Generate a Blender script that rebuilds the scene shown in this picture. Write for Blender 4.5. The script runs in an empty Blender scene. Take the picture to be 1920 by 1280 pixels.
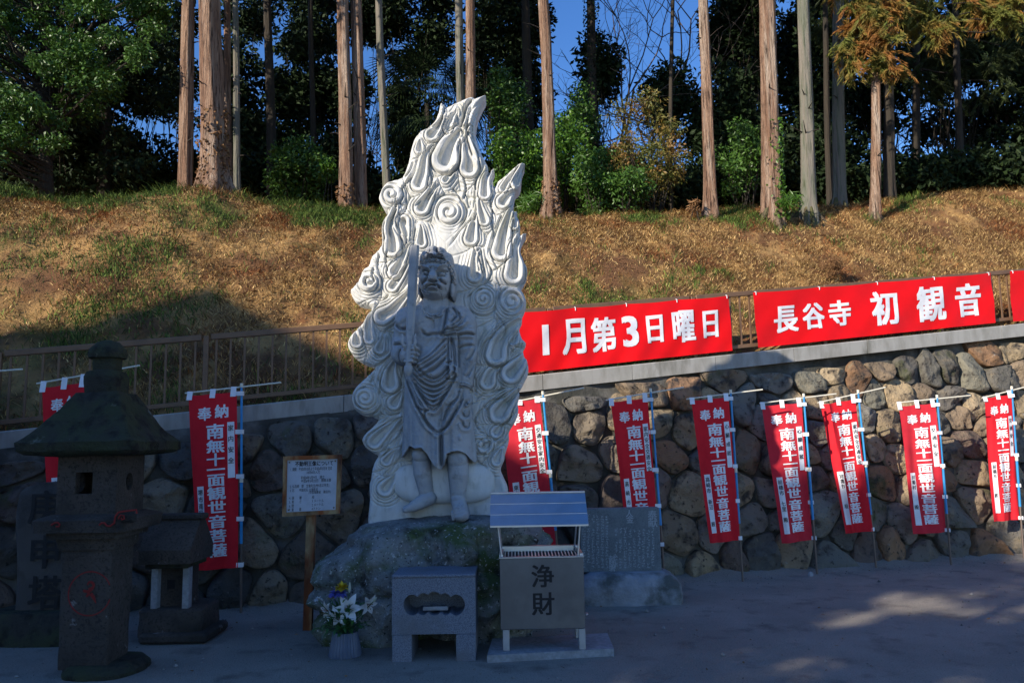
import bpy, math, random
import numpy as np
from mathutils import Vector, Matrix

random.seed(7)
RNG = np.random.default_rng(7)
scene = bpy.context.scene
COL = scene.collection

# ------------------------------------------------------------------ camera
FPX = 1500.0
PITCH, ROLL = math.radians(7.3), math.radians(1.0)
EYE = Vector((0, 0, 1.6))
_F = Vector((0, math.cos(PITCH), math.sin(PITCH)))
_R0 = Vector((1, 0, 0)); _U0 = Vector((0, -math.sin(PITCH), math.cos(PITCH)))
_R = _R0 * math.cos(ROLL) - _U0 * math.sin(ROLL)
_U = _U0 * math.cos(ROLL) + _R0 * math.sin(ROLL)
cam_d = bpy.data.cameras.new('camera')
cam_d.sensor_width = 36.0
cam_d.lens = 36.0 * FPX / 1920.0
cam_d.clip_start, cam_d.clip_end = 0.1, 3000
cam = bpy.data.objects.new('camera', cam_d)
COL.objects.link(cam)
_m = Matrix((_R, _U, -_F)).transposed().to_4x4()
_m.translation = EYE
cam.matrix_world = _m
scene.camera = cam

# ------------------------------------------------------------------ light
SA, SB = 1.15, 0.64                      # sun travels (SA, 1, -SB)
SUN_DIR = Vector((SA, 1.0, -SB)).normalized()
elev = math.asin(-SUN_DIR.z)
azim = math.atan2(-SUN_DIR.x, -SUN_DIR.y)   # towards the sun, clockwise from +Y
sun_d = bpy.data.lights.new('sun', 'SUN')
sun_d.energy = 5.0
sun_d.angle = math.radians(0.5)
sun_d.color = (1.0, 0.90, 0.76)
sun = bpy.data.objects.new('sun', sun_d)
COL.objects.link(sun)
sun.rotation_euler = SUN_DIR.to_track_quat('-Z', 'Y').to_euler()
sun.location = (-10, -20, 20)
world = bpy.data.worlds.new('World')
scene.world = world
world.use_nodes = True
wn = world.node_tree
wn.nodes.clear()
sky = wn.nodes.new('ShaderNodeTexSky')
sky.sky_type = 'NISHITA'
sky.sun_disc = False
sky.sun_elevation = elev
sky.sun_rotation = azim
sky.altitude = 200
sky.air_density = 1.0
sky.dust_density = 0.1
sky.ozone_density = 3.0
bg = wn.nodes.new('ShaderNodeBackground')
bg.inputs['Strength'].default_value = 0.15
wo = wn.nodes.new('ShaderNodeOutputWorld')
hs = wn.nodes.new('ShaderNodeHueSaturation')      # the clear winter sky is a deeper blue than the model's
hs.inputs['Saturation'].default_value = 1.24
hs.inputs['Hue'].default_value = 0.512
wn.links.new(sky.outputs[0], hs.inputs['Color'])
wn.links.new(hs.outputs[0], bg.inputs['Color'])
wn.links.new(bg.outputs[0], wo.inputs['Surface'])
scene.view_settings.view_transform = 'Standard'
scene.view_settings.look = 'None'
scene.view_settings.exposure = 0.50
scene.view_settings.gamma = 1.0
try:
    scene.cycles.max_bounces = 5
    scene.cycles.transparent_max_bounces = 4
    scene.cycles.use_denoising = True
except Exception:
    pass

# ------------------------------------------------------------------ helpers
def ray(px, py):
    return _R * ((px - 960) / FPX) + _U * (-(py - 640) / FPX) + _F

def P(px, py, Y):
    d = ray(px, py)
    return EYE + d * (Y / d.y)

def G(px, py, z=0.0):
    d = ray(px, py)
    return EYE + d * ((z - EYE.z) / d.z)

def hash3(ix, iy, iz, seed):
    n = (ix.astype(np.int64) * 374761393 + iy.astype(np.int64) * 668265263 + iz.astype(np.int64) * 2147483647 // 3 + seed * 974634777)
    n = (n ^ (n >> 13)) * 1274126177
    n = n ^ (n >> 16)
    return (n & 0xFFFFFF).astype(np.float64) / 0xFFFFFF

def vnoise(p, seed=0):
    p = np.asarray(p, float)
    i = np.floor(p).astype(np.int64); f = p - i
    f = f * f * (3 - 2 * f)
    x, y, z = i[..., 0], i[..., 1], i[..., 2]
    out = 0
    for dx in (0, 1):
        wx = f[..., 0] if dx else 1 - f[..., 0]
        for dy in (0, 1):
            wy = f[..., 1] if dy else 1 - f[..., 1]
            for dz in (0, 1):
                wz = f[..., 2] if dz else 1 - f[..., 2]
                out = out + wx * wy * wz * hash3(x + dx, y + dy, z + dz, seed)
    return out * 2 - 1

def fbm(p, seed=0, octv=4, gain=0.5):
    p = np.asarray(p, float)
    s, a, t = 0, 1.0, 0
    for o in range(octv):
        s = s + a * vnoise(p * (2 ** o), seed + o * 17)
        t += a; a *= gain
    return s / t

def mesh_np(name, V, F, mat=None, parent=None, smooth=False, col=None):
    """V (n,3); F (m,k) array or list of lists -> linked object"""
    me = bpy.data.meshes.new(name)
    V = np.asarray(V, np.float32)
    me.vertices.add(len(V)); me.vertices.foreach_set('co', V.ravel())
    if isinstance(F, np.ndarray):
        k = F.shape[1]; m = len(F)
        me.loops.add(m * k); me.loops.foreach_set('vertex_index', F.astype(np.int32).ravel())
        me.polygons.add(m)
        me.polygons.foreach_set('loop_start', np.arange(0, m * k, k, dtype=np.int32))
        me.polygons.foreach_set('loop_total', np.full(m, k, np.int32))
    else:
        tot = np.array([len(f) for f in F], np.int32)
        flat = np.array([i for f in F for i in f], np.int32)
        me.loops.add(len(flat)); me.loops.foreach_set('vertex_index', flat)
        me.polygons.add(len(F))
        me.polygons.foreach_set('loop_start', np.concatenate([[0], np.cumsum(tot)[:-1]]).astype(np.int32))
        me.polygons.foreach_set('loop_total', tot)
    me.update(calc_edges=True)
    me.validate()
    me.polygons.foreach_set('use_smooth', np.full(len(me.polygons), bool(smooth)))
    if smooth and len(me.polygons) < 60000 and hasattr(me, 'set_sharp_from_angle'):
        me.set_sharp_from_angle(angle=math.radians(42))
    if col is not None:
        ca = me.color_attributes.new('Col', 'FLOAT_COLOR', 'POINT')
        c = np.ones((len(V), 4), np.float32); c[:, :3] = col
        ca.data.foreach_set('color', c.ravel())
    if mat is not None:
        me.materials.append(mat)
    o = bpy.data.objects.new(name, me)
    COL.objects.link(o)
    if parent is not None:
        o.parent = parent
        o.matrix_parent_inverse = parent.matrix_basis.inverted()
    return o

class MB:
    """collects shapes for ONE mesh object"""
    def __init__(s):
        s.v = []; s.f = []
    def add(s, vs, fs):
        b = len(s.v)
        s.v += [tuple(v) for v in vs]
        s.f += [[i + b for i in f] for f in fs]
    def box(s, c, size, rot=None, bev=0.0):
        hx, hy, hz = [q / 2 for q in size]
        if bev > 0:
            b = min(bev, hx * .9, hy * .9, hz * .9)
            vs = []; idx = {}
            fs = []
            for sx in (-1, 1):
                for sy in (-1, 1):
                    for sz in (-1, 1):
                        for a in range(3):
                            p = [sx * (hx - b), sy * (hy - b), sz * (hz - b)]
                            p[a] = (sx * hx, sy * hy, sz * hz)[a]
                            idx[(sx, sy, sz, a)] = len(vs); vs.append(Vector(p))
            def q(l): fs.append([idx[k] for k in l])
            for a in range(3):
                o1, o2 = [(1, 2), (2, 0), (0, 1)][a]
                for sg in (-1, 1):
                    l = []
                    for t1, t2 in ((-1, -1), (1, -1), (1, 1), (-1, 1)):
                        k = [0, 0, 0]; k[a] = sg; k[o1] = t1; k[o2] = t2
                        l.append((k[0], k[1], k[2], a))
                    if sg < 0: l.reverse()
                    q(l)
            for a in range(3):
                o1, o2 = [(1, 2), (2, 0), (0, 1)][a]
                for t1 in (-1, 1):
                    for t2 in (-1, 1):
                        l = []
                        for sg in (-1, 1):
                            k = [0, 0, 0]; k[a] = sg; k[o1] = t1; k[o2] = t2
                            l.append(((*k,), sg))
                        k0, k1 = l[0][0], l[1][0]
                        r = [(*k0, o1), (*k1, o1), (*k1, o2), (*k0, o2)]
                        if t1 * t2 < 0: r.reverse()
                        q(r)
            for sx in (-1, 1):
                for sy in (-1, 1):
                    for sz in (-1, 1):
                        l = [(sx, sy, sz, 0), (sx, sy, sz, 1), (sx, sy, sz, 2)]
                        if sx * sy * sz < 0: l.reverse()
                        q(l)
        else:
            vs = [Vector((x, y, z)) for x in (-hx, hx) for y in (-hy, hy) for z in (-hz, hz)]
            fs = [[0, 1, 3, 2], [4, 6, 7, 5], [0, 4, 5, 1], [2, 3, 7, 6], [0, 2, 6, 4], [1, 5, 7, 3]]
        c = Vector(c)
        s.add([(rot @ v if rot else v) + c for v in vs], fs)
        return s
    def tube(s, pts, rad, n=8, cap=True):
        pts = [Vector(p) for p in pts]
        if not hasattr(rad, '__len__'): rad = [rad] * len(pts)
        rings = []
        ref = None
        for i, p in enumerate(pts):
            d = (pts[min(i + 1, len(pts) - 1)] - pts[max(i - 1, 0)])
            if d.length < 1e-9: d = Vector((0, 0, 1))
            d.normalize()
            if ref is None:
                ref = Vector((1, 0, 0)) if abs(d.x) < .9 else Vector((0, 1, 0))
            a = (ref - d * ref.dot(d)).normalized(); ref = a
            b = d.cross(a)
            rings.append([p + (a * math.cos(2 * math.pi * k / n) + b * math.sin(2 * math.pi * k / n)) * rad[i] for k in range(n)])
        vs = [v for r in rings for v in r]
        fs = []
        for i in range(len(pts) - 1):
            for k in range(n):
                k2 = (k + 1) % n
                fs.append([i * n + k, i * n + k2, (i + 1) * n + k2, (i + 1) * n + k])
        if cap:
            fs.append(list(range(n))[::-1]); fs.append([(len(pts) - 1) * n + k for k in range(n)])
        s.add(vs, fs)
        return s
    def lathe(s, c, prof, n=32, fn=None):
        """prof list of (r,z); fn(angle) radius multiplier"""
        c = Vector(c); vs = []; fs = []
        for r, z in prof:
            for k in range(n):
                a = 2 * math.pi * k / n
                m = fn(a) if fn else 1
                vs.append(c + Vector((r * m * math.cos(a), r * m * math.sin(a), z)))
        for i in range(len(prof) - 1):
            for k in range(n):
                k2 = (k + 1) % n
                fs.append([i * n + k, i * n + k2, (i + 1) * n + k2, (i + 1) * n + k])
        fs.append(list(range(n))[::-1]); fs.append([(len(prof) - 1) * n + k for k in range(n)])
        s.add(vs, fs)
        return s
    def prism(s, poly, a, b):
        """poly: function/list of 3D pts at offset vectors a and b (Vector)"""
        n = len(poly)
        vs = [Vector(p) + a for p in poly] + [Vector(p) + b for p in poly]
        fs = [list(range(n))[::-1], [n + i for i in range(n)]]
        for i in range(n):
            j = (i + 1) % n
            fs.append([i, j, n + j, n + i])
        s.add(vs, fs)
        return s
    def quad(s, a, b, c, d):
        s.add([a, b, c, d], [[0, 1, 2, 3]])
        return s
    def build(s, name, mat, parent=None, smooth=False):
        o = mesh_np(name, np.array([tuple(v) for v in s.v]), s.f, mat, parent, smooth)
        return o

def empty(name, loc, label=None, cat=None, group=None):
    o = bpy.data.objects.new(name, None)
    o.empty_display_size = .2
    COL.objects.link(o)
    o.location = loc
    tag(o, label, cat, group)
    return o

def tag(o, label=None, cat=None, group=None, kind=None):
    if label: o['label'] = label
    if cat: o['category'] = cat
    if group: o['group'] = group
    if kind: o['kind'] = kind
    return o

# ------------------------------------------------------------------ materials
def _mix(nt, fac, a, b):
    m = nt.nodes.new('ShaderNodeMix'); m.data_type = 'RGBA'
    nt.links.new(fac, m.inputs['Factor'])
    for sock, v in ((m.inputs['A'], a), (m.inputs['B'], b)):
        if hasattr(v, 'links'): nt.links.new(v, sock)
        else: sock.default_value = (*v, 1)
    return m.outputs['Result']

def _ramp(nt, val, lo, hi):
    m = nt.nodes.new('ShaderNodeMapRange')
    m.inputs['From Min'].default_value = lo; m.inputs['From Max'].default_value = hi
    nt.links.new(val, m.inputs['Value'])
    return m.outputs['Result']

def _noise(nt, scale, detail=5, rough=.6, vec=None, dist=0):
    n = nt.nodes.new('ShaderNodeTexNoise')
    n.inputs['Scale'].default_value = scale; n.inputs['Detail'].default_value = detail
    n.inputs['Roughness'].default_value = rough; n.inputs['Distortion'].default_value = dist
    if vec is not None: nt.links.new(vec, n.inputs['Vector'])
    return n.outputs['Fac']

def _coords(nt, scale=(1, 1, 1)):
    t = nt.nodes.new('ShaderNodeTexCoord')
    mp = nt.nodes.new('ShaderNodeMapping')
    mp.inputs['Scale'].default_value = scale
    nt.links.new(t.outputs['Object'], mp.inputs['Vector'])
    return mp.outputs['Vector']

def new_mat(name):
    m = bpy.data.materials.new(name); m.use_nodes = True
    nt = m.node_tree
    return m, nt, nt.nodes['Principled BSDF']

def mat_noise(name, layers, base, rough=.85, bump=0.3, bscale=60, bdist=.01, metal=0, stretch=(1, 1, 1), spec=.3, islandvar=0, attr=False):
    """base colour, then layers of (colour, noise scale, lo, hi)"""
    m, nt, bs = new_mat(name)
    v = _coords(nt, stretch)
    if attr:
        a = nt.nodes.new('ShaderNodeVertexColor'); a.layer_name = 'Col'
        cur = a.outputs['Color']
    else:
        r = nt.nodes.new('ShaderNodeRGB'); r.outputs[0].default_value = (*base, 1)
        cur = r.outputs[0]
    for (c, sc, lo, hi) in layers:
        cur = _mix(nt, _ramp(nt, _noise(nt, sc, vec=v), lo, hi), cur, c)
    if islandvar:
        g = nt.nodes.new('ShaderNodeNewGeometry')
        mr = nt.nodes.new('ShaderNodeMapRange')
        mr.inputs['To Min'].default_value = 1 - islandvar; mr.inputs['To Max'].default_value = 1 + islandvar
        nt.links.new(g.outputs['Random Per Island'], mr.inputs['Value'])
        mm = nt.nodes.new('ShaderNodeVectorMath'); mm.operation = 'SCALE'
        nt.links.new(cur, mm.inputs[0]); nt.links.new(mr.outputs[0], mm.inputs['Scale'])
        cur = mm.outputs[0]
    nt.links.new(cur, bs.inputs['Base Color'])
    bs.inputs['Roughness'].default_value = rough
    bs.inputs['Metallic'].default_value = metal
    bs.inputs['Specular IOR Level'].default_value = spec
    if bump:
        b = nt.nodes.new('ShaderNodeBump')
        b.inputs['Strength'].default_value = bump; b.inputs['Distance'].default_value = bdist
        nt.links.new(_noise(nt, bscale, 6, .65, v), b.inputs['Height'])
        nt.links.new(b.outputs[0], bs.inputs['Normal'])
    return m

def mat_plain(name, c, rough=.6, metal=0, spec=.4):
    m, nt, bs = new_mat(name)
    v = _coords(nt)
    cc = _mix(nt, _ramp(nt, _noise(nt, 9, vec=v), .3, .7), tuple(x * .88 for x in c), tuple(min(1, x * 1.08) for x in c))
    nt.links.new(cc, bs.inputs['Base Color'])
    bs.inputs['Roughness'].default_value = rough; bs.inputs['Metallic'].default_value = metal
    bs.inputs['Specular IOR Level'].default_value = spec
    return m

def mat_leaf(name, dark, light, rough=.5, spec=.5, trans=.15, tint=None):
    m, nt, bs = new_mat(name)
    g = nt.nodes.new('ShaderNodeNewGeometry')
    cur = _mix(nt, g.outputs['Random Per Island'], dark, light)
    if tint:
        v = _coords(nt)
        cur = _mix(nt, _ramp(nt, _noise(nt, 1.6, 3, vec=v), .45, .62), cur, tint)
    nt.links.new(cur, bs.inputs['Base Color'])
    bs.inputs['Roughness'].default_value = rough
    bs.inputs['Specular IOR Level'].default_value = spec
    if trans:
        tr = nt.nodes.new('ShaderNodeBsdfTranslucent')
        nt.links.new(cur, tr.inputs['Color'])
        mx = nt.nodes.new('ShaderNodeMixShader'); mx.inputs['Fac'].default_value = trans
        out = nt.nodes['Material Output']
        nt.links.new(bs.outputs[0], mx.inputs[1]); nt.links.new(tr.outputs[0], mx.inputs[2])
        nt.links.new(mx.outputs[0], out.inputs['Surface'])
    return m

M = {}
M['halo'] = mat_noise('white_granite', [((.55, .545, .51), 5, .35, .65), ((.34, .34, .29), 7, .56, .76), ((.27, .28, .21), 2.6, .58, .78), ((.14, .135, .105), 5, .68, .80)], (.66, .652, .62), .8, .4, 90, .006, stretch=(1.8, 1.8, .8))
M['figure'] = mat_noise('carved_granite', [((.33, .335, .34), 6, .35, .65), ((.22, .225, .215), 11, .56, .78), ((.14, .14, .125), 5, .66, .80)], (.41, .41, .41), .8, .25, 110, .005)
M['rock'] = mat_noise('mossy_rock', [((0.3045, 0.319, 0.3117), 3, .4, .6), ((0.087, 0.1232, 0.0435), 1.7, .48, .60), ((0.0261, 0.0261, 0.0232), 3.2, .54, .66), ((0.522, 0.522, 0.5075), 34, .60, .66), ((0.0435, 0.0435, 0.0406), 40, .60, .66)], (0.203, 0.2102, 0.203), .9, 1.0, 26, .05)
M['lantern'] = mat_noise('weathered_stone', [((.105, .085, .073), 5, .4, .6), ((.036, .032, .028), 2.5, .46, .66), ((.24, .23, .22), 8, .66, .72), ((.04, .034, .03), 50, .52, .64)], (.075, .063, .054), .95, 1.0, 55, .02)
M['lantern_roof'] = mat_noise('mossy_dark_stone', [((.050, .058, .030), 4, .4, .6), ((.018, .017, .014), 9, .5, .66), ((.17, .18, .15), 5, .66, .72)], (.045, .042, .034), .95, 1.0, 40, .03)
M['granite'] = mat_noise('blue_grey_granite', [((0.098, 0.1092, 0.14), 120, .45, .6), ((0.336, 0.364, 0.406), 150, .58, .7), ((0.14, 0.14, 0.147), 3, .5, .75)], (0.196, 0.2128, 0.252), .7, .15, 150, .003)
M['granite_dark'] = mat_noise('dark_granite_tablet', [((0.09, 0.108, 0.12), 90, .45, .6), ((0.18, 0.21, 0.225), 4, .45, .7)], (0.135, 0.162, 0.177), .55, .12, 150, .003)
M['granite_rough'] = mat_noise('rough_granite', [((0.325, 0.338, 0.364), 5, .4, .65), ((0.091, 0.0975, 0.091), 3.5, .48, .66)], (0.247, 0.26, 0.2795), .9, .8, 24, .02)
M['pale_slab'] = mat_noise('pale_stone', [((0.23, 0.2415, 0.253), 30, .4, .65), ((0.1725, 0.1725, 0.1725), 3, .5, .7)], (0.322, 0.3277, 0.345), .9, .3, 70, .006)
M['concrete'] = mat_noise('concrete', [((.26, .25, .22), 4, .42, .68), ((.14, .135, .11), 2.1, .58, .74)], (.37, .36, .33), .9, .3, 60, .006, stretch=(1.6, 1.6, .5))
M['mortar'] = mat_noise('mortar', [((.15, .145, .13), 3, .45, .6), ((.05, .05, .042), 2.0, .42, .60)], (.085, .08, .07), .95, .8, 25, .02)
M['steel'] = mat_noise('brushed_steel', [((0.1125, 0.1155, 0.1275), 3, .4, .7), ((0.225, 0.225, 0.2325), 1.3, .55, .75)], (0.15, 0.156, 0.1725), .45, 0, 200, .001, metal=.85)
M['steel_roof'] = mat_noise('bright_steel', [((.50, .51, .53), 5, .4, .7)], (.60, .61, .64), .38, .03, 200, .001, metal=1.0)
M['steel_leg'] = mat_noise('pale_steel', [((.36, .36, .37), 5, .4, .7)], (.46, .46, .47), .5, 0, 50, .001, metal=.5)
M['steel_dark'] = mat_noise('inner_steel', [((.10, .09, .08), 8, .4, .7)], (.16, .14, .12), .5, 0, 50, .001, metal=.7)
M['fence'] = mat_noise('brown_fence_paint', [((0.135, 0.081, 0.0504), 8, .45, .7)], (0.18, 0.1044, 0.0612), .45, .05, 80, .001)
M['red_cloth'] = mat_noise('red_cloth', [((0.72, 0.0144, 0.0264), 7, .4, .7)], (0.816, 0.0192, 0.0336), .8, .15, 500, .001)
M['red_cloth2'] = mat_noise('faded_red_cloth', [((0.6, 0.024, 0.042), 5, .4, .7)], (0.744, 0.0336, 0.054), .85, .15, 500, .001)
for _k in ('red_cloth', 'red_cloth2'):              # thin cloth lets light through
    _nt = M[_k].node_tree; _bs = _nt.nodes['Principled BSDF']; _out = _nt.nodes['Material Output']
    _tr = _nt.nodes.new('ShaderNodeBsdfTranslucent'); _mx = _nt.nodes.new('ShaderNodeMixShader'); _mx.inputs['Fac'].default_value = .18
    _nt.links.new(_bs.inputs['Base Color'].links[0].from_socket, _tr.inputs['Color'])
    _nt.links.new(_bs.outputs[0], _mx.inputs[1]); _nt.links.new(_tr.outputs[0], _mx.inputs[2]); _nt.links.new(_mx.outputs[0], _out.inputs['Surface'])
M['red_vinyl'] = mat_noise('red_vinyl', [((.76, .0, .002), 3, .4, .7)], (.84, .0, .003), .55, .03, 40, .002)
M['white_ink'] = mat_plain('white_print', (.84, .84, .86), .7)
M['black_ink'] = mat_plain('black_ink', (.012, .012, .014), .7)
M['white_cloth'] = mat_plain('white_tab', (.80, .80, .82), .8)
M['pole_blue'] = mat_plain('blue_pole', (.03, .27, .58), .35)
M['pole_steel'] = mat_plain('bare_pole', (.17, .13, .11), .4, .4)
M['cream_rod'] = mat_plain('cream_rod', (.72, .68, .55), .5)
M['rust'] = mat_noise('rusty_painted_wood', [((.26, .075, .022), 5, .42, .58), ((.07, .022, .012), 3.0, .50, .66)], (.36, .25, .125), .85, .4, 70, .004, stretch=(1, 1, .4))
M['board'] = mat_plain('white_board', (0.432, 0.468, 0.528), .5)
M['red_paint'] = mat_plain('faded_red_paint', (.24, .022, .018), .8)
M['vase'] = mat_plain('grey_plastic', (.12, .15, .21), .45)
M['petal_white'] = mat_leaf('white_petal', (.72, .72, .72), (.84, .84, .84), .6, .3, .2)
M['petal_yellow'] = mat_leaf('yellow_petal', (.62, .42, .02), (.75, .55, .04), .6, .3, .2)
M['petal_blue'] = mat_leaf('violet_petal', (.16, .16, .55), (.30, .30, .72), .6, .3, .2)
M['bud'] = mat_leaf('bud_green', (.40, .46, .30), (.62, .64, .50), .5, .3, .2)
M['stem_leaf'] = mat_leaf('stem_leaf', (.03, .09, .025), (.07, .19, .05), .5, .4, .1)
M['bark'] = mat_noise('cedar_bark', [((.25, .14, .088), 4.2, .42, .58), ((.50, .39, .30), 2.2, .50, .68), ((.06, .034, .022), 8, .55, .64), ((.12, .07, .048), 20, .55, .66)], (.38, .24, .16), .95, 1.0, 11, .12, stretch=(3.2, 3.2, .20))
M['bark_grey'] = mat_noise('mossy_bark', [((.15, .155, .12), 3, .4, .62), ((.075, .085, .05), 6, .52, .68)], (.20, .175, .145), .95, 1.0, 9, .05, stretch=(3, 3, .25))
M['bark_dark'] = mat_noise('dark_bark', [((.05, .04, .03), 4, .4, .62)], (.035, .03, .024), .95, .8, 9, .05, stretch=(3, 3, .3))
M['moss_bark'] = mat_noise('mossy_root_bark', [((.08, .09, .03), 3, .4, .62), ((.05, .035, .025), 7, .52, .68)], (.17, .12, .08), .95, 1.0, 9, .06)
M['wood_dark'] = mat_plain('dark_timber', (.07, .045, .03), .7)
M['plaster'] = mat_plain('plaster_wall', (.14, .13, .12), .9)
M['tile'] = mat_plain('roof_tile', (.08, .085, .09), .6)

# ------------------------------------------------------------------ lettering
_gc = {}
def glyph(text, bold=0.0, align='CENTER'):
    """flat mesh of the characters, one em = 1; returns verts (n,2), faces"""
    k = (text, bold, align)
    if k in _gc: return _gc[k]
    cu = bpy.data.curves.new('t', 'FONT')
    cu.body = text; cu.size = 1.0; cu.offset = bold; cu.resolution_u = 3
    cu.align_x = align
    ob = bpy.data.objects.new('t', cu); COL.objects.link(ob)
    dg = bpy.context.evaluated_depsgraph_get()
    me = bpy.data.meshes.new_from_object(ob.evaluated_get(dg))
    V = np.empty(len(me.vertices) * 3); me.vertices.foreach_get('co', V)
    V = V.reshape(-1, 3)[:, :2].copy()
    F = [list(p.vertices) for p in me.polygons]
    bpy.data.objects.remove(ob); bpy.data.curves.remove(cu); bpy.data.meshes.remove(me)
    if len(text) == 1:                       # finer faces, so that the letters follow the folds of cloth
        T = []
        for f in F:
            for i in range(1, len(f) - 1): T.append((f[0], f[i], f[i + 1]))
        V = [tuple(v) for v in V]
        for _ in range(4):
            out = []; mid = {}
            def m(a, b):
                e = (min(a, b), max(a, b))
                if e not in mid: mid[e] = len(V); V.append(((V[a][0] + V[b][0]) / 2, (V[a][1] + V[b][1]) / 2))
                return mid[e]
            for (a, b, c) in T:
                ls = sorted(((math.dist(V[x], V[y]), x, y, z) for x, y, z in ((a, b, c), (b, c, a), (c, a, b))), reverse=True)[0]
                if ls[0] > .28:
                    q = m(ls[1], ls[2]); out += [(ls[1], q, ls[3]), (q, ls[2], ls[3])]
                else: out.append((a, b, c))
            T = out
        V = np.array(V); F = [list(x) for x in T]
    _gc[k] = (V, F)
    return _gc[k]

def put_text(mb, text, cx, cy, w, h, fn, bold=0.0, align='CENTER'):
    """glyph mesh centred at (cx,cy), scaled by (w,h) per em; fn maps (x,y,lift)->3D.
    bold: stroke thickening, by copies shifted a little, each a hair further out"""
    V, F = glyph(text, 0.0, align)
    if not len(V): return
    lo, hi = V.min(0), V.max(0)
    mid = (lo + hi) / 2
    if align == 'LEFT': mid = np.array([0, .37])
    offs = [(0, 0)]
    if bold: offs = [(-bold, -bold * .6), (bold, -bold * .6), (-bold, bold * .6), (bold, bold * .6), (0, 0)]
    for k, (ox, oy) in enumerate(offs):
        mb.add([fn(cx + (p[0] + ox - mid[0]) * w, cy + (p[1] + oy - mid[1]) * h, k * .0004) for p in V], F)
# ------------------------------------------------------------------ ground, wall, slope
WM, WC = 0.2867, 9.14                    # foot of the stone wall: Y = WM*X + WC
WDIR = Vector((1, WM, 0)).normalized()
WNRM = Vector((-WDIR.y, WDIR.x, 0))      # into the hill
def wall_y(x, off=0.0): return WM * x + WC + off
def top_z(x): return 2.385 + 0.1118 * x  # top of the coping

def isect(px, py, m, c):
    d = ray(px, py)
    t = (m * EYE.x + c - EYE.y) / (d.y - m * d.x)
    return EYE + d * t

CR_M, CR_C = 0.25, 14.6
_cr = [(-500, 372), (-200, 366), (0, 352), (60, 374), (130, 380), (230, 374), (300, 362), (400, 356), (470, 376), (560, 388), (700, 396), (1000, 402),
       (1150, 404), (1300, 402), (1400, 392), (1500, 388), (1620, 383), (1720, 372), (1800, 364), (1920, 356), (2200, 340), (2600, 325)]
_cw = [isect(px, py, CR_M, CR_C) for px, py in _cr]
_cx = np.array([p.x for p in _cw]); _cz = np.array([p.z for p in _cw])
def crest_z(x): return np.interp(x, _cx, _cz)
def crest_y(x): return CR_M * x + CR_C

def terrain(x, y):
    """height of the hillside above the wall"""
    x = np.asarray(x, float); y = np.asarray(y, float)
    y0 = WM * x + WC + 0.62; z0 = 2.385 + .1118 * x - .06
    yc = crest_y(x); zc = crest_z(x)
    s = (y - y0) / (yc - y0)
    t = np.clip(s, 0, 1)
    prof = t + .10 * np.sin(math.pi * t) * (t) - .02 * np.sin(2 * math.pi * t)
    z = z0 + (zc - z0) * prof
    b = np.clip(y - yc, 0, 400)
    z = z - .02 * b - np.clip(b - 26, 0, 400) * .35
    z = np.where(s < 0, z0 + (y - y0) * .0, z)
    amp = np.clip(s * 4, 0, 1) * np.clip(1.15 - np.abs(s - .5), .3, 1)
    p = np.stack([x, y, np.zeros_like(x)], -1)
    z = z + amp * (.11 * fbm(p * .9, 3, 4) + .105 * fbm(p * 3.0, 9, 4) - .05 * np.clip(fbm(p * 2.1, 13, 3) - .25, 0, 1))
    return z

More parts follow.
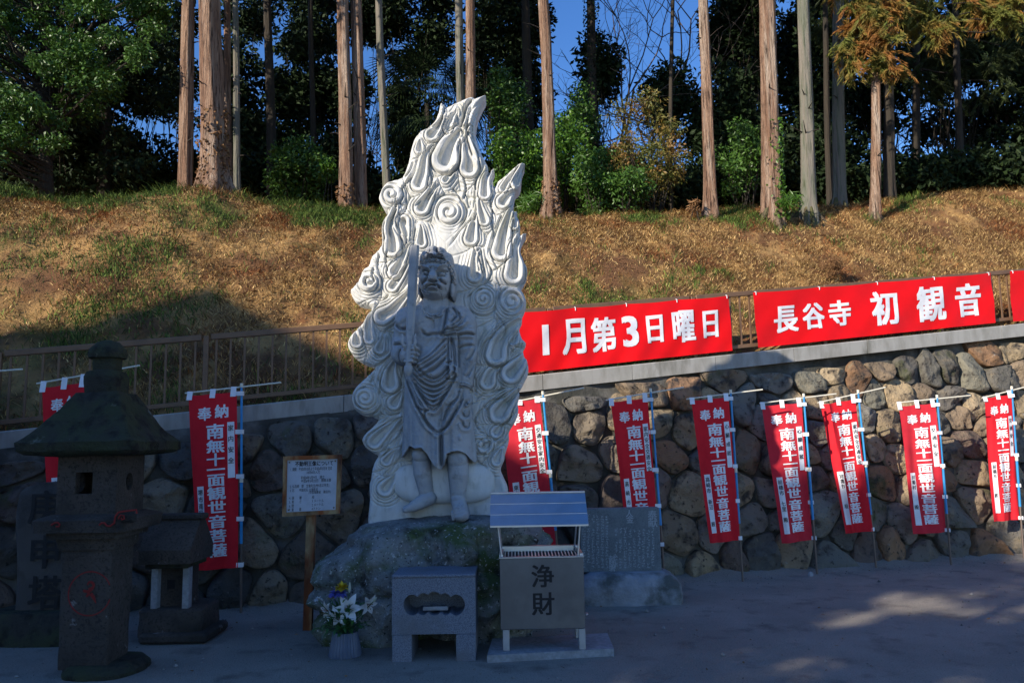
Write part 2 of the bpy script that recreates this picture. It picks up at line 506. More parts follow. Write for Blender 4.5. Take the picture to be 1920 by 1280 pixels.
def build_setting():
    # the yard: one sheet to the horizon
    n = 90
    a = np.sign(np.linspace(-1, 1, n)) * np.abs(np.linspace(-1, 1, n)) ** 4
    xs = a * 900; ys = a * 900 + 6
    X, Y = np.meshgrid(xs, ys)
    Z = np.zeros_like(X)
    V = np.stack([X, Y, Z], -1).reshape(-1, 3)
    i = np.arange(n * n).reshape(n, n)
    F = np.stack([i[:-1, :-1], i[:-1, 1:], i[1:, 1:], i[1:, :-1]], -1).reshape(-1, 4)
    m = mat_noise('sandy_ground', [((.33, .295, .25), 1.1, .40, .62), ((.17, .15, .13), 2.6, .54, .70), ((.50, .46, .40), 120, .58, .70), ((.06, .052, .045), 90, .58, .66)], (.26, .235, .20), .95, .8, 70, .03)
    g = mesh_np('ground', V, F, m)
    tag(g, 'bare grey sandy temple yard in front of the boulder wall', 'ground', kind='structure')

    # raised lip of soil along the wall foot and the yard's fine relief
    # hillside
    xs = np.concatenate([np.linspace(-60, -9, 26), np.linspace(-8.8, 14, 420), np.linspace(14.5, 80, 30)])
    s = np.concatenate([np.linspace(0, 1, 150), 1 + np.linspace(.01, 1, 22) ** 1.6 * 9])
    X = np.repeat(xs[None], len(s), 0)
    y0 = WM * X + WC + .62; yc = crest_y(X)
    Y = y0 + (yc - y0) * s[:, None]
    Z = terrain(X, Y)
    V = np.stack([X, Y, Z], -1).reshape(-1, 3)
    i = np.arange(len(s) * len(xs)).reshape(len(s), len(xs))
    F = np.stack([i[:-1, :-1], i[:-1, 1:], i[1:, 1:], i[1:, :-1]], -1).reshape(-1, 4)
    p = V * np.array([1, 1, 1])
    nA = fbm(p * .55, 21, 4); nB = fbm(p * 1.9, 22, 4); nC = fbm(p * 5, 24, 3)
    dry = np.array([.42, .245, .09]); soil = np.array([.16, .077, .033]); green = np.array([.11, .13, .026]); duff = np.array([.24, .10, .037])
    w = np.clip(.55 + 2.2 * nB + .8 * nC, 0, 1)[:, None]
    c = dry * (1 - w) + soil * w
    wg = np.clip(-.25 - V[:, 0] * .045 + 1.3 * nA + .9 * nC, 0, .7)[:, None]
    c = c * (1 - wg) + green * wg
    wd = np.clip(nC * 2 - .4 + np.clip(V[:, 1] - yc.ravel() + .8, 0, 2), 0, .8)[:, None]
    c = c * (1 - wd) + duff * wd
    m = mat_noise('hillside_soil', [((.05, .032, .018), 14, .58, .74)], (.2, .1, .05), .95, 1.0, 30, .05, attr=True)
    h = mesh_np('hillside', V, F, m, smooth=True, col=c)
    tag(h, 'dry grassy bank rising behind the fence to the edge of the wood', 'hillside', kind='structure')

def build_grass():
    n = 320000
    x = RNG.uniform(-8.5, 12.5, n); s = RNG.beta(1.15, 1.0, n) * 1.07 + .005
    y0 = wall_y(x, .62); yc = crest_y(x)
    y = y0 + (yc - y0) * s
    p = np.stack([x, y, np.zeros(n)], -1)
    den = fbm(p * 1.1, 31, 4)
    keep = (den + RNG.normal(0, .22, n)) > -.12
    x, y, s = x[keep], y[keep], s[keep]; n = len(x)
    p = np.stack([x, y, np.zeros(n)], -1)
    z = terrain(x, y)
    gA = fbm(p * .6, 21, 4); gC = fbm(p * 2.6, 33, 3); gR = fbm(p * 1.6, 35, 3)
    green = (.0 - x * .05 + 1.0 * gA + 1.1 * gC + RNG.normal(0, .24, n)) > .40
    rust = (gR + RNG.normal(0, .2, n)) > .38
    hgt = RNG.uniform(.02, .075, n) * np.where(green, 1.45, 1.0) * (1 + .6 * np.clip(gC, 0, 1))
    hgt = np.where(s > .97, hgt * RNG.uniform(1, 2.0, n), hgt)
    ang = RNG.uniform(0, 2 * np.pi, n)
    lean = RNG.uniform(.5, 3.0, n) * hgt * np.where(green, .5, 1)
    dx, dy = np.cos(ang) * lean, np.sin(ang) * lean - .35 * hgt
    wv = RNG.uniform(.0028, .0065, n)
    a2 = RNG.uniform(0, 2 * np.pi, n)
    wx, wy = np.cos(a2) * wv, np.sin(a2) * wv
    b0 = np.stack([x - wx, y - wy, z - .01], -1); b1 = np.stack([x + wx, y + wy, z - .01], -1)
    m0 = np.stack([x + dx * .45 - wx * .8, y + dy * .45 - wy * .8, z + hgt * .62], -1)
    m1 = np.stack([x + dx * .45 + wx * .8, y + dy * .45 + wy * .8, z + hgt * .62], -1)
    t = np.stack([x + dx, y + dy, z + hgt * .85], -1)
    V = np.stack([b0, b1, m1, m0, t], 1).reshape(-1, 3)
    k = np.arange(n) * 5
    F1 = np.stack([k, k + 1, k + 2, k + 3], -1); F2 = np.stack([k + 3, k + 2, k + 4], -1)
    F = [list(f) for f in F1.tolist()] + [list(f) for f in F2.tolist()]
    v = RNG.uniform(0, 1, n)[:, None]
    v = v ** 1.9
    dry = np.array([.10, .049, .020]) * (1 - v) + np.array([.88, .60, .25]) * v
    gr = np.array([.025, .055, .010]) * (1 - v) + np.array([.21, .30, .055]) * v
    ru = np.array([.13, .055, .025]) * (1 - v) + np.array([.50, .20, .065]) * v
    c = np.where(green[:, None], gr, np.where(rust[:, None], ru, dry))
    c = np.repeat(c, 5, 0)
    m = mat_noise('grass_blades', [], (.2, .2, .1), .8, 0, attr=True)
    o = mesh_np('grass', V, F, m, col=c)
    tag(o, 'patchy dry and green winter grass covering the bank', 'grass', kind='stuff')

# ------------------------------------------------------------------ boulder wall
def clip_half(poly, a, b, c):
    out = []
    n = len(poly)
    for i in range(n):
        p, q = poly[i], poly[(i + 1) % n]
        dp = a * p[0] + b * p[1] - c; dq = a * q[0] + b * q[1] - c
        if dp <= 0: out.append(p)
        if (dp < 0 < dq) or (dq < 0 < dp):
            t = dp / (dp - dq)
            out.append((p[0] + t * (q[0] - p[0]), p[1] + t * (q[1] - p[1])))
    return out

BAT = 0.20                                # batter of the wall face (m per m)
def wall_pt(u, v, d):
    """u along the wall from X=0, v height, d towards the yard"""
    b = Vector((0, WC, 0)) + WDIR * u
    return b + WNRM * (v * BAT - d) + Vector((0, 0, v))

def build_wall():
    w = empty('stone_wall', (0, WC, 0), 'retaining wall of big rounded boulders set in mortar under a concrete coping', 'wall')
    rnd = random.Random(11)
    U0, U1 = -9.0, 13.0
    def vtop(u): return top_z(u * WDIR.x) - .20
    # mortar backing
    mb = MB(); us = np.linspace(U0, U1, 60)
    nv = 14
    vs = []; fs = []
    for i, u in enumerate(us):
        for j in range(nv):
            v = -.2 + (vtop(u) + .02 + .2) * j / (nv - 1)
            vs.append(wall_pt(u, v, -.06 + .035 * math.sin(u * 5 + v * 7) + .02 * math.sin(u * 13 - v * 11)))
    for i in range(len(us) - 1):
        for j in range(nv - 1):
            fs.append([i * nv + j, (i + 1) * nv + j, (i + 1) * nv + j + 1, i * nv + j + 1])
    mb.add(vs, fs)
    mb.build('mortar', M['mortar'], w, True)
    # cells
    pts = []
    v = .16; row = 0
    while v < 3.4:
        big = 1.08 if v < 1.1 else .92
        u = U0 + rnd.uniform(0, .4)
        while u < U1:
            wd = rnd.uniform(.36, .80) * big * (.86 if u < 1.5 else .80)
            u += wd * .5
            vv = v + rnd.uniform(-.17, .17) * big
            if vv < vtop(u) - .12: pts.append((u, vv))
            u += wd * .5
        v += rnd.uniform(.34, .41) * big; row += 1
    V = []; F = []; C = []
    palette = [(.22, .165, .11), (.31, .24, .15), (.13, .118, .10), (.21, .18, .145), (.16, .115, .09), (.36, .27, .16), (.12, .11, .09), (.19, .178, .135), (.25, .145, .08), (.17, .158, .13)]
    P2 = np.array(pts)
    for ci, (u, v) in enumerate(pts):
        jit = rnd.uniform(-.25, .25)
        poly = [(u - .8, v - .7), (u + .8, v - .7), (u + .8, v + .7), (u - .8, v + .7)]
        dd = (P2[:, 0] - u) ** 2 + (P2[:, 1] - v) ** 2
        for j in np.argsort(dd)[1:16]:
            q = pts[j]; ax, ay = q[0] - u, q[1] - v
            mx, my = (q[0] + u) / 2, (q[1] + v) / 2
            poly = clip_half(poly, ax, ay, ax * mx + ay * my)
            if len(poly) < 3: break
        # top limit: boulders poke up irregularly
        lim = vtop(u) + rnd.uniform(-.13, .05)
        if v > lim - .42: poly = clip_half(poly, 0, 1, lim)
        poly = clip_half(poly, 0, -1, .12)
        if len(poly) < 3: continue
        cx = sum(p[0] for p in poly) / len(poly); cy = sum(p[1] for p in poly) / len(poly)
        ins = rnd.uniform(.90, .975)
        poly = [(cx + (p[0] - cx) * ins, cy + (p[1] - cy) * ins) for p in poly]
        nch = 3 if rnd.random() < .45 else 2
        for _ in range(nch):
            q = []
            k = .22 if nch == 3 else .17
            for i in range(len(poly)):
                a, b = poly[i], poly[(i + 1) % len(poly)]
                q.append((a[0] * (1 - k) + b[0] * k, a[1] * (1 - k) + b[1] * k)); q.append((a[0] * k + b[0] * (1 - k), a[1] * k + b[1] * (1 - k)))
            poly = q
        # resample boundary to N points by angle
        N = 40
        ang = [math.atan2(p[1] - cy, p[0] - cx) for p in poly]
        per = np.array(poly + [poly[0]]); L = np.concatenate([[0], np.cumsum(np.hypot(*np.diff(per, axis=0).T))])
        sN = np.linspace(0, L[-1], N, endpoint=False)
        bx = np.interp(sN, L, per[:, 0]); by = np.interp(sN, L, per[:, 1])
        area = .5 * abs(np.sum(bx * np.roll(by, -1) - by * np.roll(bx, -1)))
        D = min(.24, rnd.uniform(.34, .50) * math.sqrt(area))
        planes = [(rnd.uniform(-.65, .65), rnd.uniform(-.65, .65), rnd.uniform(.56, .95)) for _ in range(5)]
        ctilt = rnd.uniform(.9, 1.5)
        tu, tv = rnd.uniform(-.18, .18), rnd.uniform(-.22, .1)
        rr = np.array([1.0, 1.0, .985, .95, .88, .77, .62, .44, .24])
        hh = np.array([-.42, .0, .22, .42, .64, .82, .93, .985, 1.0])
        pw = rnd.uniform(.75, 1.15)
        ring = []
        for r, h in zip(rr, hh):
            hh_ = h if h <= 0 else h ** pw
            x = cx + (bx - cx) * r; y = cy + (by - cy) * r
            d = hh_ * D * ctilt + (tu * (x - cx) + tv * (y - cy)) * max(h, 0)
            if h > 0:
                for (ga, gb, gc) in planes: d = np.minimum(d, np.maximum(D * gc + ga * (x - cx) + gb * (y - cy), .25 * hh_ * D))
            ring.append(np.stack([x, y, d], -1))
        pt = np.concatenate(ring + [np.array([[cx, cy, ring[-1][:, 2].mean()]])])
        q = np.stack([pt[:, 0], pt[:, 1], pt[:, 2]], -1) + ci * 3.7
        nz = fbm(q * 4.2, 5, 4) * .070 + (np.abs(fbm(q * 3.0, 8, 3)) - .2) * -.07 - np.exp(-(fbm(q * 2.6, 18, 2) / .03) ** 2) * .022 + fbm(q * 14, 19, 2) * .012
        pt[:, 2] += np.where(pt[:, 2] > 0.004, nz, 0)
        pt[:, 0] += fbm(q * 5 + 9, 6, 3) * .016; pt[:, 1] += fbm(q * 5 + 19, 7, 3) * .016
        base = len(V)
        for a in pt: V.append(tuple(wall_pt(a[0], a[1], a[2])))
        for k in range(len(rr) - 1):
            for i in range(N):
                j = (i + 1) % N
                F.append([base + k * N + i, base + k * N + j, base + (k + 1) * N + j, base + (k + 1) * N + i])
        o = base + (len(rr) - 1) * N; cidx = base + len(rr) * N
        for i in range(N): F.append([o + i, o + (i + 1) % N, cidx])
        col = np.array(palette[rnd.randrange(len(palette))]) * rnd.uniform(.7, 1.1)
        if u >= 1.5: col = col * 1.22  # sunlit look of the right stretch is put into the stone colour
        if u < 1.5: col = col * .55 + col.mean() * .18 + .008      # shade over the left stretch is put into the stone colour
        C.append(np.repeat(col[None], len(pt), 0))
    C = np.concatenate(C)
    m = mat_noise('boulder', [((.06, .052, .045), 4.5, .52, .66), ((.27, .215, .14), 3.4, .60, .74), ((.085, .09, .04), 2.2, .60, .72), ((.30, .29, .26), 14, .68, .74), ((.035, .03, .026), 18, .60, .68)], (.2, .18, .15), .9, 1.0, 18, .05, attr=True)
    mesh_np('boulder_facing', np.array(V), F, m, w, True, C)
    # coping: cast blocks end to end
    L = 1.19
    u = U0
    mb = MB()
    while u < U1:
        a, b = u + .004, u + L - .004
        vs = []
        for uu in (a, b):
            zt = top_z(uu * WDIR.x); zb = zt - .19
            for (d, z) in ((.05, zb), (.05, zt - .012), (.038, zt), (-.30, zt), (-.30, zb)):
                p = Vector((0, WC, 0)) + WDIR * uu + WNRM * (.53 - d) + Vector((0, 0, z))
                vs.append(p)
        fs = [[0, 1, 2, 3, 4], [9, 8, 7, 6, 5]] + [[i, 5 + i, 5 + (i + 1) % 5, (i + 1) % 5] for i in range(5)]
        mb.add(vs, fs)
        u += L
    mb.build('coping', M['concrete'], w)
    return w

def build_fence():
    f = empty('fence', (0, wall_y(0, .75), top_z(0)), 'brown metal railing with thin upright bars running along the coping', 'fence')
    OFF = WNRM * .66
    def fp(u, h): return Vector((0, WC, 0)) + WDIR * u + OFF + Vector((0, 0, top_z(u * WDIR.x) + h))
    rot = Matrix.Rotation(math.atan2(WDIR.y, WDIR.x), 3, 'Z') @ Matrix.Rotation(-math.atan(.1118 * WDIR.x), 3, 'Y')
    rz = Matrix.Rotation(math.atan2(WDIR.y, WDIR.x), 3, 'Z')
    L = 2.02
    u = -9.42
    k = 0
    while u < 12:
        a, b = u + .05, u + L - .05
        mb = MB()
        mid = (a + b) / 2; ln = (b - a) * math.sqrt(1 + (.1118 * WDIR.x) ** 2)
        mb.box(fp(mid, .815), (ln, .05, .065), rot, .006)
        mb.box(fp(mid, .10), (ln, .042, .05), rot, .005)
        n = 13
        for i in range(n):
            uu = a + .06 + (b - a - .12) * i / (n - 1)
            mb.box(fp(uu, .455), (.022, .018, .66), rz)
        mb.build('railing_panel', M['fence'], f)
        pb = MB(); pb.box(fp(u, .40), (.055, .055, .86), rz, .004)
        pb.build('post', M['fence'], f)
        if k in (1, 3):
            lb = MB(); lb.box(fp(b - .13, .815) - WNRM * .0275, (.035, .003, .022), rz)
            lb.build('sticker', M['white_ink'], f)
        u += L; k += 1
    return f
# ------------------------------------------------------------------ the carved statue
SLAB_Y = 7.1
KPX = SLAB_Y / FPX                       # metres per photo pixel at the slab

def pxz(px, py, Y):
    px = np.asarray(px, float); py = np.asarray(py, float)
    a = (px - 960) / FPX; b = -(py - 640) / FPX
    dx = _R.x * a + _U.x * b + _F.x; dy = _R.y * a + _U.y * b + _F.y; dz = _R.z * a + _U.z * b + _F.z
    t = Y / dy
    return EYE.x + dx * t, EYE.z + dz * t

def crom(pts, n=8, closed=False):
    p = np.array(pts, float); m = len(p)
    out = []
    rng = range(m) if closed else range(m - 1)
    for i in rng:
        if closed: p0, p1, p2, p3 = p[(i - 1) % m], p[i], p[(i + 1) % m], p[(i + 2) % m]
        else: p0, p1, p2, p3 = p[max(i - 1, 0)], p[i], p[i + 1], p[min(i + 2, m - 1)]
        for k in range(n):
            t = k / n
            out.append(.5 * ((2 * p1) + (-p0 + p2) * t + (2 * p0 - 5 * p1 + 4 * p2 - p3) * t * t + (-p0 + 3 * p1 - 3 * p2 + p3) * t ** 3))
    if not closed: out.append(p[-1])
    return np.array(out)

class Relief:
    def __init__(s, x0, x1, y0, y1, step, fill=0.0):
        s.xs = np.arange(x0, x1 + .01, step); s.ys = np.arange(y0, y1 + .01, step); s.step = step
        s.X, s.Y = np.meshgrid(s.xs, s.ys)
        s.H = np.full(s.X.shape, fill, float); s.gain = 1.0; s.D1 = np.full(s.X.shape, 1e3); s.D2 = np.full(s.X.shape, 1e3)
    def win(s, x0, x1, y0, y1):
        i0, i1 = np.searchsorted(s.xs, [x0, x1]); j0, j1 = np.searchsorted(s.ys, [y0, y1])
        return slice(max(j0, 0), max(j1, 0)), slice(max(i0, 0), max(i1, 0))
    def dist(s, pts, pad):
        pts = np.asarray(pts, float)
        w = s.win(pts[:, 0].min() - pad, pts[:, 0].max() + pad, pts[:, 1].min() - pad, pts[:, 1].max() + pad)
        X, Y = s.X[w], s.Y[w]
        D = np.full(X.shape, 1e9); T = np.zeros(X.shape)
        L = np.concatenate([[0], np.cumsum(np.hypot(*np.diff(pts, axis=0).T))]); tot = max(L[-1], 1e-6)
        S = np.zeros(X.shape)
        for i in range(len(pts) - 1):
            a, b = pts[i], pts[i + 1]; d = b - a; l2 = max(d @ d, 1e-9)
            t = np.clip(((X - a[0]) * d[0] + (Y - a[1]) * d[1]) / l2, 0, 1)
            ex, ey = X - a[0] - t * d[0], Y - a[1] - t * d[1]
            q = np.hypot(ex, ey); m = q < D
            D = np.where(m, q, D); T = np.where(m, (L[i] + t * math.sqrt(l2)) / tot, T)
            S = np.where(m, np.sign(d[0] * ey - d[1] * ex), S)
        return w, D, T, S
    def groove(s, pts, depth=5, sig=2.0, swell=1.8, step=0, fade=True):
        p = crom(pts, 6) if len(pts) > 2 else np.array(pts, float)
        w, D, T, S = s.dist(p, 16)
        f = np.minimum(1, np.minimum(T, 1 - T) * 8 + .25) if fade else 1
        h = -depth * s.gain * np.exp(-(D / sig) ** 2) + s.gain * swell * np.exp(-((D - 6) / 4.0) ** 2)
        if step: h = h + step * S * np.exp(-D / 9) * np.clip(D / 2, 0, 1)
        s.H[w] += h * f
    def ridge(s, pts, h=4, sig=2.5):
        p = crom(pts, 6) if len(pts) > 2 else np.array(pts, float)
        w, D, T, S = s.dist(p, 14)
        f = np.minimum(1, np.minimum(T, 1 - T) * 8 + .25)
        s.H[w] += h * s.gain * np.exp(-(D / sig) ** 2) * f
    def tear(s, pts, R, A=None, tip=.7):
        """flame drop: bowl inside a rounded rim, tapering along pts to a point"""
        p = crom(pts, 10) if len(pts) > 2 else np.linspace(pts[0], pts[1], 16)
        e = p[-1] - p[-4]; ln = np.sum(np.hypot(*np.diff(p, axis=0).T)); e = e / max(np.hypot(*e), 1e-6)
        bend = math.radians(16 if (int(p[0][0]) + int(p[0][1])) % 2 else -16)
        for q in range(1, 7):
            a = bend * q / 3; d = np.array([e[0] * math.cos(a) - e[1] * math.sin(a), e[0] * math.sin(a) + e[1] * math.cos(a)])
            p = np.concatenate([p, [p[-1] + d * ln * .055]])
        n = len(p)
        A = A or min(8.5, .46 * R)
        pad = R * 1.9 + 4
        w = s.win(p[:, 0].min() - pad, p[:, 0].max() + pad, p[:, 1].min() - pad, p[:, 1].max() + pad)
        X, Y = s.X[w], s.Y[w]
        L = np.concatenate([[0], np.cumsum(np.hypot(*np.diff(p, axis=0).T))]); L /= L[-1]
        S = np.full(X.shape, 9.0); TT = np.zeros(X.shape)
        for k in range(n):
            r = R * (1 - L[k]) ** tip + .8
            q = np.hypot(X - p[k, 0], Y - p[k, 1]) / r
            m = q < S; S = np.where(m, q, S); TT = np.where(m, L[k], TT)
        am = A * (1 - TT) ** .45
        q = np.clip((S - .30) / .28, 0, 1); q = q * q * (3 - 2 * q)
        h = -1.45 * (1 - q) + .40 * np.exp(-((S - .80) / .24) ** 2) - 1.0 * np.exp(-((S - 1.12) / .085) ** 2) - .45 * np.exp(-((S - 1.45) / .07) ** 2) * np.clip(TT * 2.5 - .3, 0, 1)
        s.H[w] += h * am
        # offset distance to the drop's outline, for the tongues that wrap round it
        w = s.win(p[:, 0].min() - 70, p[:, 0].max() + 70, p[:, 1].min() - 70, p[:, 1].max() + 70)
        X, Y = s.X[w], s.Y[w]; D = np.full(X.shape, 1e3)
        for k in range(0, n, 2): D = np.minimum(D, np.hypot(X - p[k, 0], Y - p[k, 1]) - (R * (1 - L[k]) ** tip + .8) * 1.1)
        s.field(w, D)
    def field(s, w, D):
        a, b = s.D1[w], s.D2[w]
        s.D2[w] = np.where(D < a, a, np.minimum(b, D)); s.D1[w] = np.minimum(a, D)
    def tongues(s):
        """ground between the drops: nested tongues meeting in sharp creases"""
        d = np.clip(s.D1, 0, 40); g = np.clip(s.D2 - s.D1, 0, 40)
        out = d > 0
        h = -.42 * np.minimum(d, 16) - 3.2 * np.exp(-(g / 1.8) ** 2) * np.clip(d / 3, 0, 1)
        for q, dp in ((5.5, 2.6), (11.5, 2.2), (18, 1.6)): h -= dp * np.exp(-((d - q) / 1.25) ** 2) * np.clip((g - 1) / 4, 0, 1)
        calm = 1 - .9 * np.exp(-((s.X - 843) / 40) ** 2 - ((s.Y - 455) / 45) ** 2)      # smooth ground round the head
        s.H += np.where(out, h, 0) * calm
    def spiral(s, c, R, turns=1.6, dome=6, depth=5, a0=0.0, sgn=1, inner=.16):
        w = s.win(c[0] - R * 1.4, c[0] + R * 1.4, c[1] - R * 1.4, c[1] + R * 1.4)
        q = np.hypot(s.X[w] - c[0], s.Y[w] - c[1]) / R
        s.H[w] += np.where(q < 1, dome * np.sqrt(np.clip(1 - q ** 2, 0, 1)), 0) - 4 * np.exp(-((q - 1.04) / .08) ** 2)
        w2 = s.win(c[0] - R - 60, c[0] + R + 60, c[1] - R - 60, c[1] + R + 60)
        s.field(w2, np.hypot(s.X[w2] - c[0], s.Y[w2] - c[1]) - R * 1.05)
        pts = []
        for i in range(46):
            t = i / 45; a = a0 + sgn * t * turns * 2 * math.pi
            r = R * (1 - (1 - inner) * t)
            pts.append((c[0] + r * math.cos(a), c[1] + r * math.sin(a)))
        w, D, T, S = s.dist(pts, 10)
        s.H[w] += -depth * np.exp(-(D / 1.9) ** 2)
    def up(s, h, w=None, k=2.0):
        """smooth union with a height patch"""
        w = w if w is not None else (slice(None), slice(None))
        a = s.H[w]
        e = np.clip(k - np.abs(a - h), 0, None) / k
        s.H[w] = np.maximum(a, h) + e * e * k * .25
    def ell(s, cx, cy, rx, ry, zc, dz, rot=0, k=2.0, p=2.0):
        R = max(rx, ry) + 2
        w = s.win(cx - R, cx + R, cy - R, cy + R)
        x, y = s.X[w] - cx, s.Y[w] - cy
        c, sn = math.cos(rot), math.sin(rot)
        u, v = (x * c + y * sn) / rx, (-x * sn + y * c) / ry
        q = np.abs(u) ** p + np.abs(v) ** p
        h = np.where(q < 1, zc + dz * np.sqrt(np.clip(1 - q, 0, 1)), -60)
        s.up(h, w, k)
    def bump(s, cx, cy, rx, ry, h, rot=0):
        R = max(rx, ry) * 2.6
        w = s.win(cx - R, cx + R, cy - R, cy + R)
        x, y = s.X[w] - cx, s.Y[w] - cy
        c, sn = math.cos(rot), math.sin(rot)
        u, v = (x * c + y * sn) / rx, (-x * sn + y * c) / ry
        s.H[w] += h * np.exp(-(u * u + v * v))
    def cap(s, a, b, ra, rb, za, zb, k=1.5, flat=1.0):
        R = max(ra, rb) + 2
        w = s.win(min(a[0], b[0]) - R, max(a[0], b[0]) + R, min(a[1], b[1]) - R, max(a[1], b[1]) + R)
        X, Y = s.X[w], s.Y[w]
        dx, dy = b[0] - a[0], b[1] - a[1]; l2 = max(dx * dx + dy * dy, 1e-6)
        t = np.clip(((X - a[0]) * dx + (Y - a[1]) * dy) / l2, 0, 1)
        d = np.hypot(X - a[0] - t * dx, Y - a[1] - t * dy)
        r = ra + (rb - ra) * t
        h = np.where(d < r, za + (zb - za) * t + flat * np.sqrt(np.clip(r * r - d * d, 0, None)), -60)
        s.up(h, w, k)

def crisp(r, k, amt, lo=-40):
    """sharpen the carving: push details away from their local mean"""
    m = (r.H > lo).astype(float); h = np.where(m > 0, r.H, 0)
    def blur(a):
        for ax in (0, 1):
            p = np.concatenate([np.repeat(a.take([0], ax), k, ax), a, np.repeat(a.take([-1], ax), k, ax)], ax)
            c = np.cumsum(np.concatenate([np.zeros_like(p.take([0], ax)), p], ax), ax)
            n = a.shape[ax]
            a = (c.take(range(2 * k + 1, 2 * k + 1 + n), ax) - c.take(range(n), ax)) / (2 * k + 1)
        return a
    w = blur(blur(m)); b = blur(blur(h)) / np.maximum(w, 1e-6)
    r.H = np.where(m > 0, r.H + amt * np.clip(r.H - b, -5, 5), r.H)

def poly_dist(poly, X, Y):
    """signed distance (inside positive) and nearest boundary point"""
    n = len(poly)
    D = np.full(X.shape, 1e9); NX = np.zeros(X.shape); NY = np.zeros(X.shape)
    ins = np.zeros(X.shape, bool)
    for i in range(n):
        a = poly[i]; b = poly[(i + 1) % n]
        d = b - a; l2 = max(d @ d, 1e-9)
        t = np.clip(((X - a[0]) * d[0] + (Y - a[1]) * d[1]) / l2, 0, 1)
        qx, qy = a[0] + t * d[0], a[1] + t * d[1]
        e = (X - qx) ** 2 + (Y - qy) ** 2
        m = e < D
        D = np.where(m, e, D); NX = np.where(m, qx, NX); NY = np.where(m, qy, NY)
        if a[1] != b[1]:
            c = ((a[1] > Y) != (b[1] > Y)) & (X < (b[0] - a[0]) * (Y - a[1]) / (b[1] - a[1]) + a[0])
            ins ^= c
    D = np.sqrt(D)
    return np.where(ins, D, -D), NX, NY

OUT = [(910,171),(906,181),(898,196),(893,212),(890,230),(890,245),(893,258),(897,271),(902,283),(908,294),(913,304),(915,314),(914,324),
 (917,321),(920,315),(925,311),(926,313),(922,324),(924,336),(926,346),(929,342),(935,334),(949,324),(962,312),(975,302),(984,303),(980,314),(978,326),(977,340),(973,350),(966,357),
 (964,366),(963,378),(961,389),(965,393),(970,392),(968,399),(971,405),(975,418),(975,428),(972,436),(979,436),(987,434),(982,442),(977,453),(976,462),(976,472),(982,486),(988,499),(988,513),(982,527),(976,538),
 (982,548),(987,564),(984,578),(979,590),(979,599),(974,611),(975,622),(979,633),(986,640),(985,646),(981,654),(983,666),(988,674),(991,689),(990,700),(985,710),(979,723),(973,733),(974,741),(971,756),(972,771),(967,787),(960,799),(954,810),(954,825),(950,841),(946,855),
 (945,863),(938,881),(943,896),(951,915),(953,940),(955,990),(900,1010),(700,1010),(687,985),(690,940),(689,911),(692,899),(695,880),(700,866),(706,857),(705,854),(695,848),(684,841),(677,829),(677,821),(684,811),(695,801),(705,789),(706,784),(700,784),(694,779),(681,779),(670,774),(661,764),(657,750),(658,737),(665,724),(682,707),(699,691),(697,686),(691,685),(677,680),(662,669),(651,652),(649,640),(654,628),(664,618),(674,607),(686,590),(694,576),(686,570),(671,568),(661,561),(653,542),(661,533),(670,522),(678,503),(688,495),(694,478),(702,470),(710,461),(714,451),(714,420),(720,406),(726,397),(717,387),(710,374),(709,365),(714,351),(724,339),(736,334),(752,327),(760,310),(766,289),(770,272),(777,253),(788,241),(801,236),(813,224),(820,208),(824,189),(828,187),(836,194),(846,190),(855,186),(868,180),(884,175),(890,178),(903,173)]

TEARS = [([(834,299),(841,277),(850,260),(868,242)],24),([(809,253),(819,240),(828,224)],12),
 ([(840,240),(845,226),(853,211)],9),
 ([(880,314),(880,294),(876,274),(870,252)],17),([(787,280),(787,266)],9),([(785,344),(792,320),(796,296),(804,281)],14),([(835,338),(846,326),(855,312)],7),
 ([(909,363),(910,338),(918,321),(925,313)],11),([(908,413),(902,394),(899,380)],10),([(968,342),(973,325),(980,309)],10),([(944,352),(955,334),(970,316)],8),([(944,377),(953,365),(966,357)],13),
 ([(883,447),(886,428),(890,410)],13),([(966,422),(968,406),(969,395)],8),([(940,471),(943,450),(947,428),(955,400)],17),([(964,514),(966,489),(966,465),(975,440)],18),([(890,516),(889,496),(890,472)],13),
 ([(736,466),(735,444),(731,424),(741,392)],15),([(791,389),(802,370),(814,352)],14),([(756,415),(760,432),(762,448)],12),([(790,454),(790,428)],10),([(740,509),(752,486),(762,465)],13),([(736,536),(750,518),(763,497)],11),
 ([(717,593),(733,583),(745,571),(762,553)],16),([(669,641),(667,619)],11),([(693,634),(691,611),(693,584)],11),([(712,654),(718,636)],10),
 ([(732,719),(732,701),(737,684)],17),([(739,755),(750,738)],13),([(702,827),(718,811),(741,789)],14),([(731,835),(742,822)],6),([(724,863),(736,848)],10),([(722,916),(738,895)],14),([(729,886),(737,876)],6),
 ([(930,666),(935,644),(953,619),(977,600)],19),([(963,639),(970,624)],9),([(958,700),(972,684),(984,668)],18),([(914,716),(921,698),(934,688)],14),([(936,774),(950,755),(966,738)],19),([(931,810),(941,796)],11),([(910,837),(920,828)],13),([(932,863),(938,846)],11)]
SPIR = [((734,365),21,1.5,7,0.2,1),((841,397),22,1.4,6,2.6,1),((689,528),19,1.1,7,3.0,1),((906,560),19,1.7,5,4.5,-1),((960,565),26,1.9,5,4.2,-1),((685,746),20,1.7,7,4.4,1),((899,834),18,1.2,4,1.0,1)]
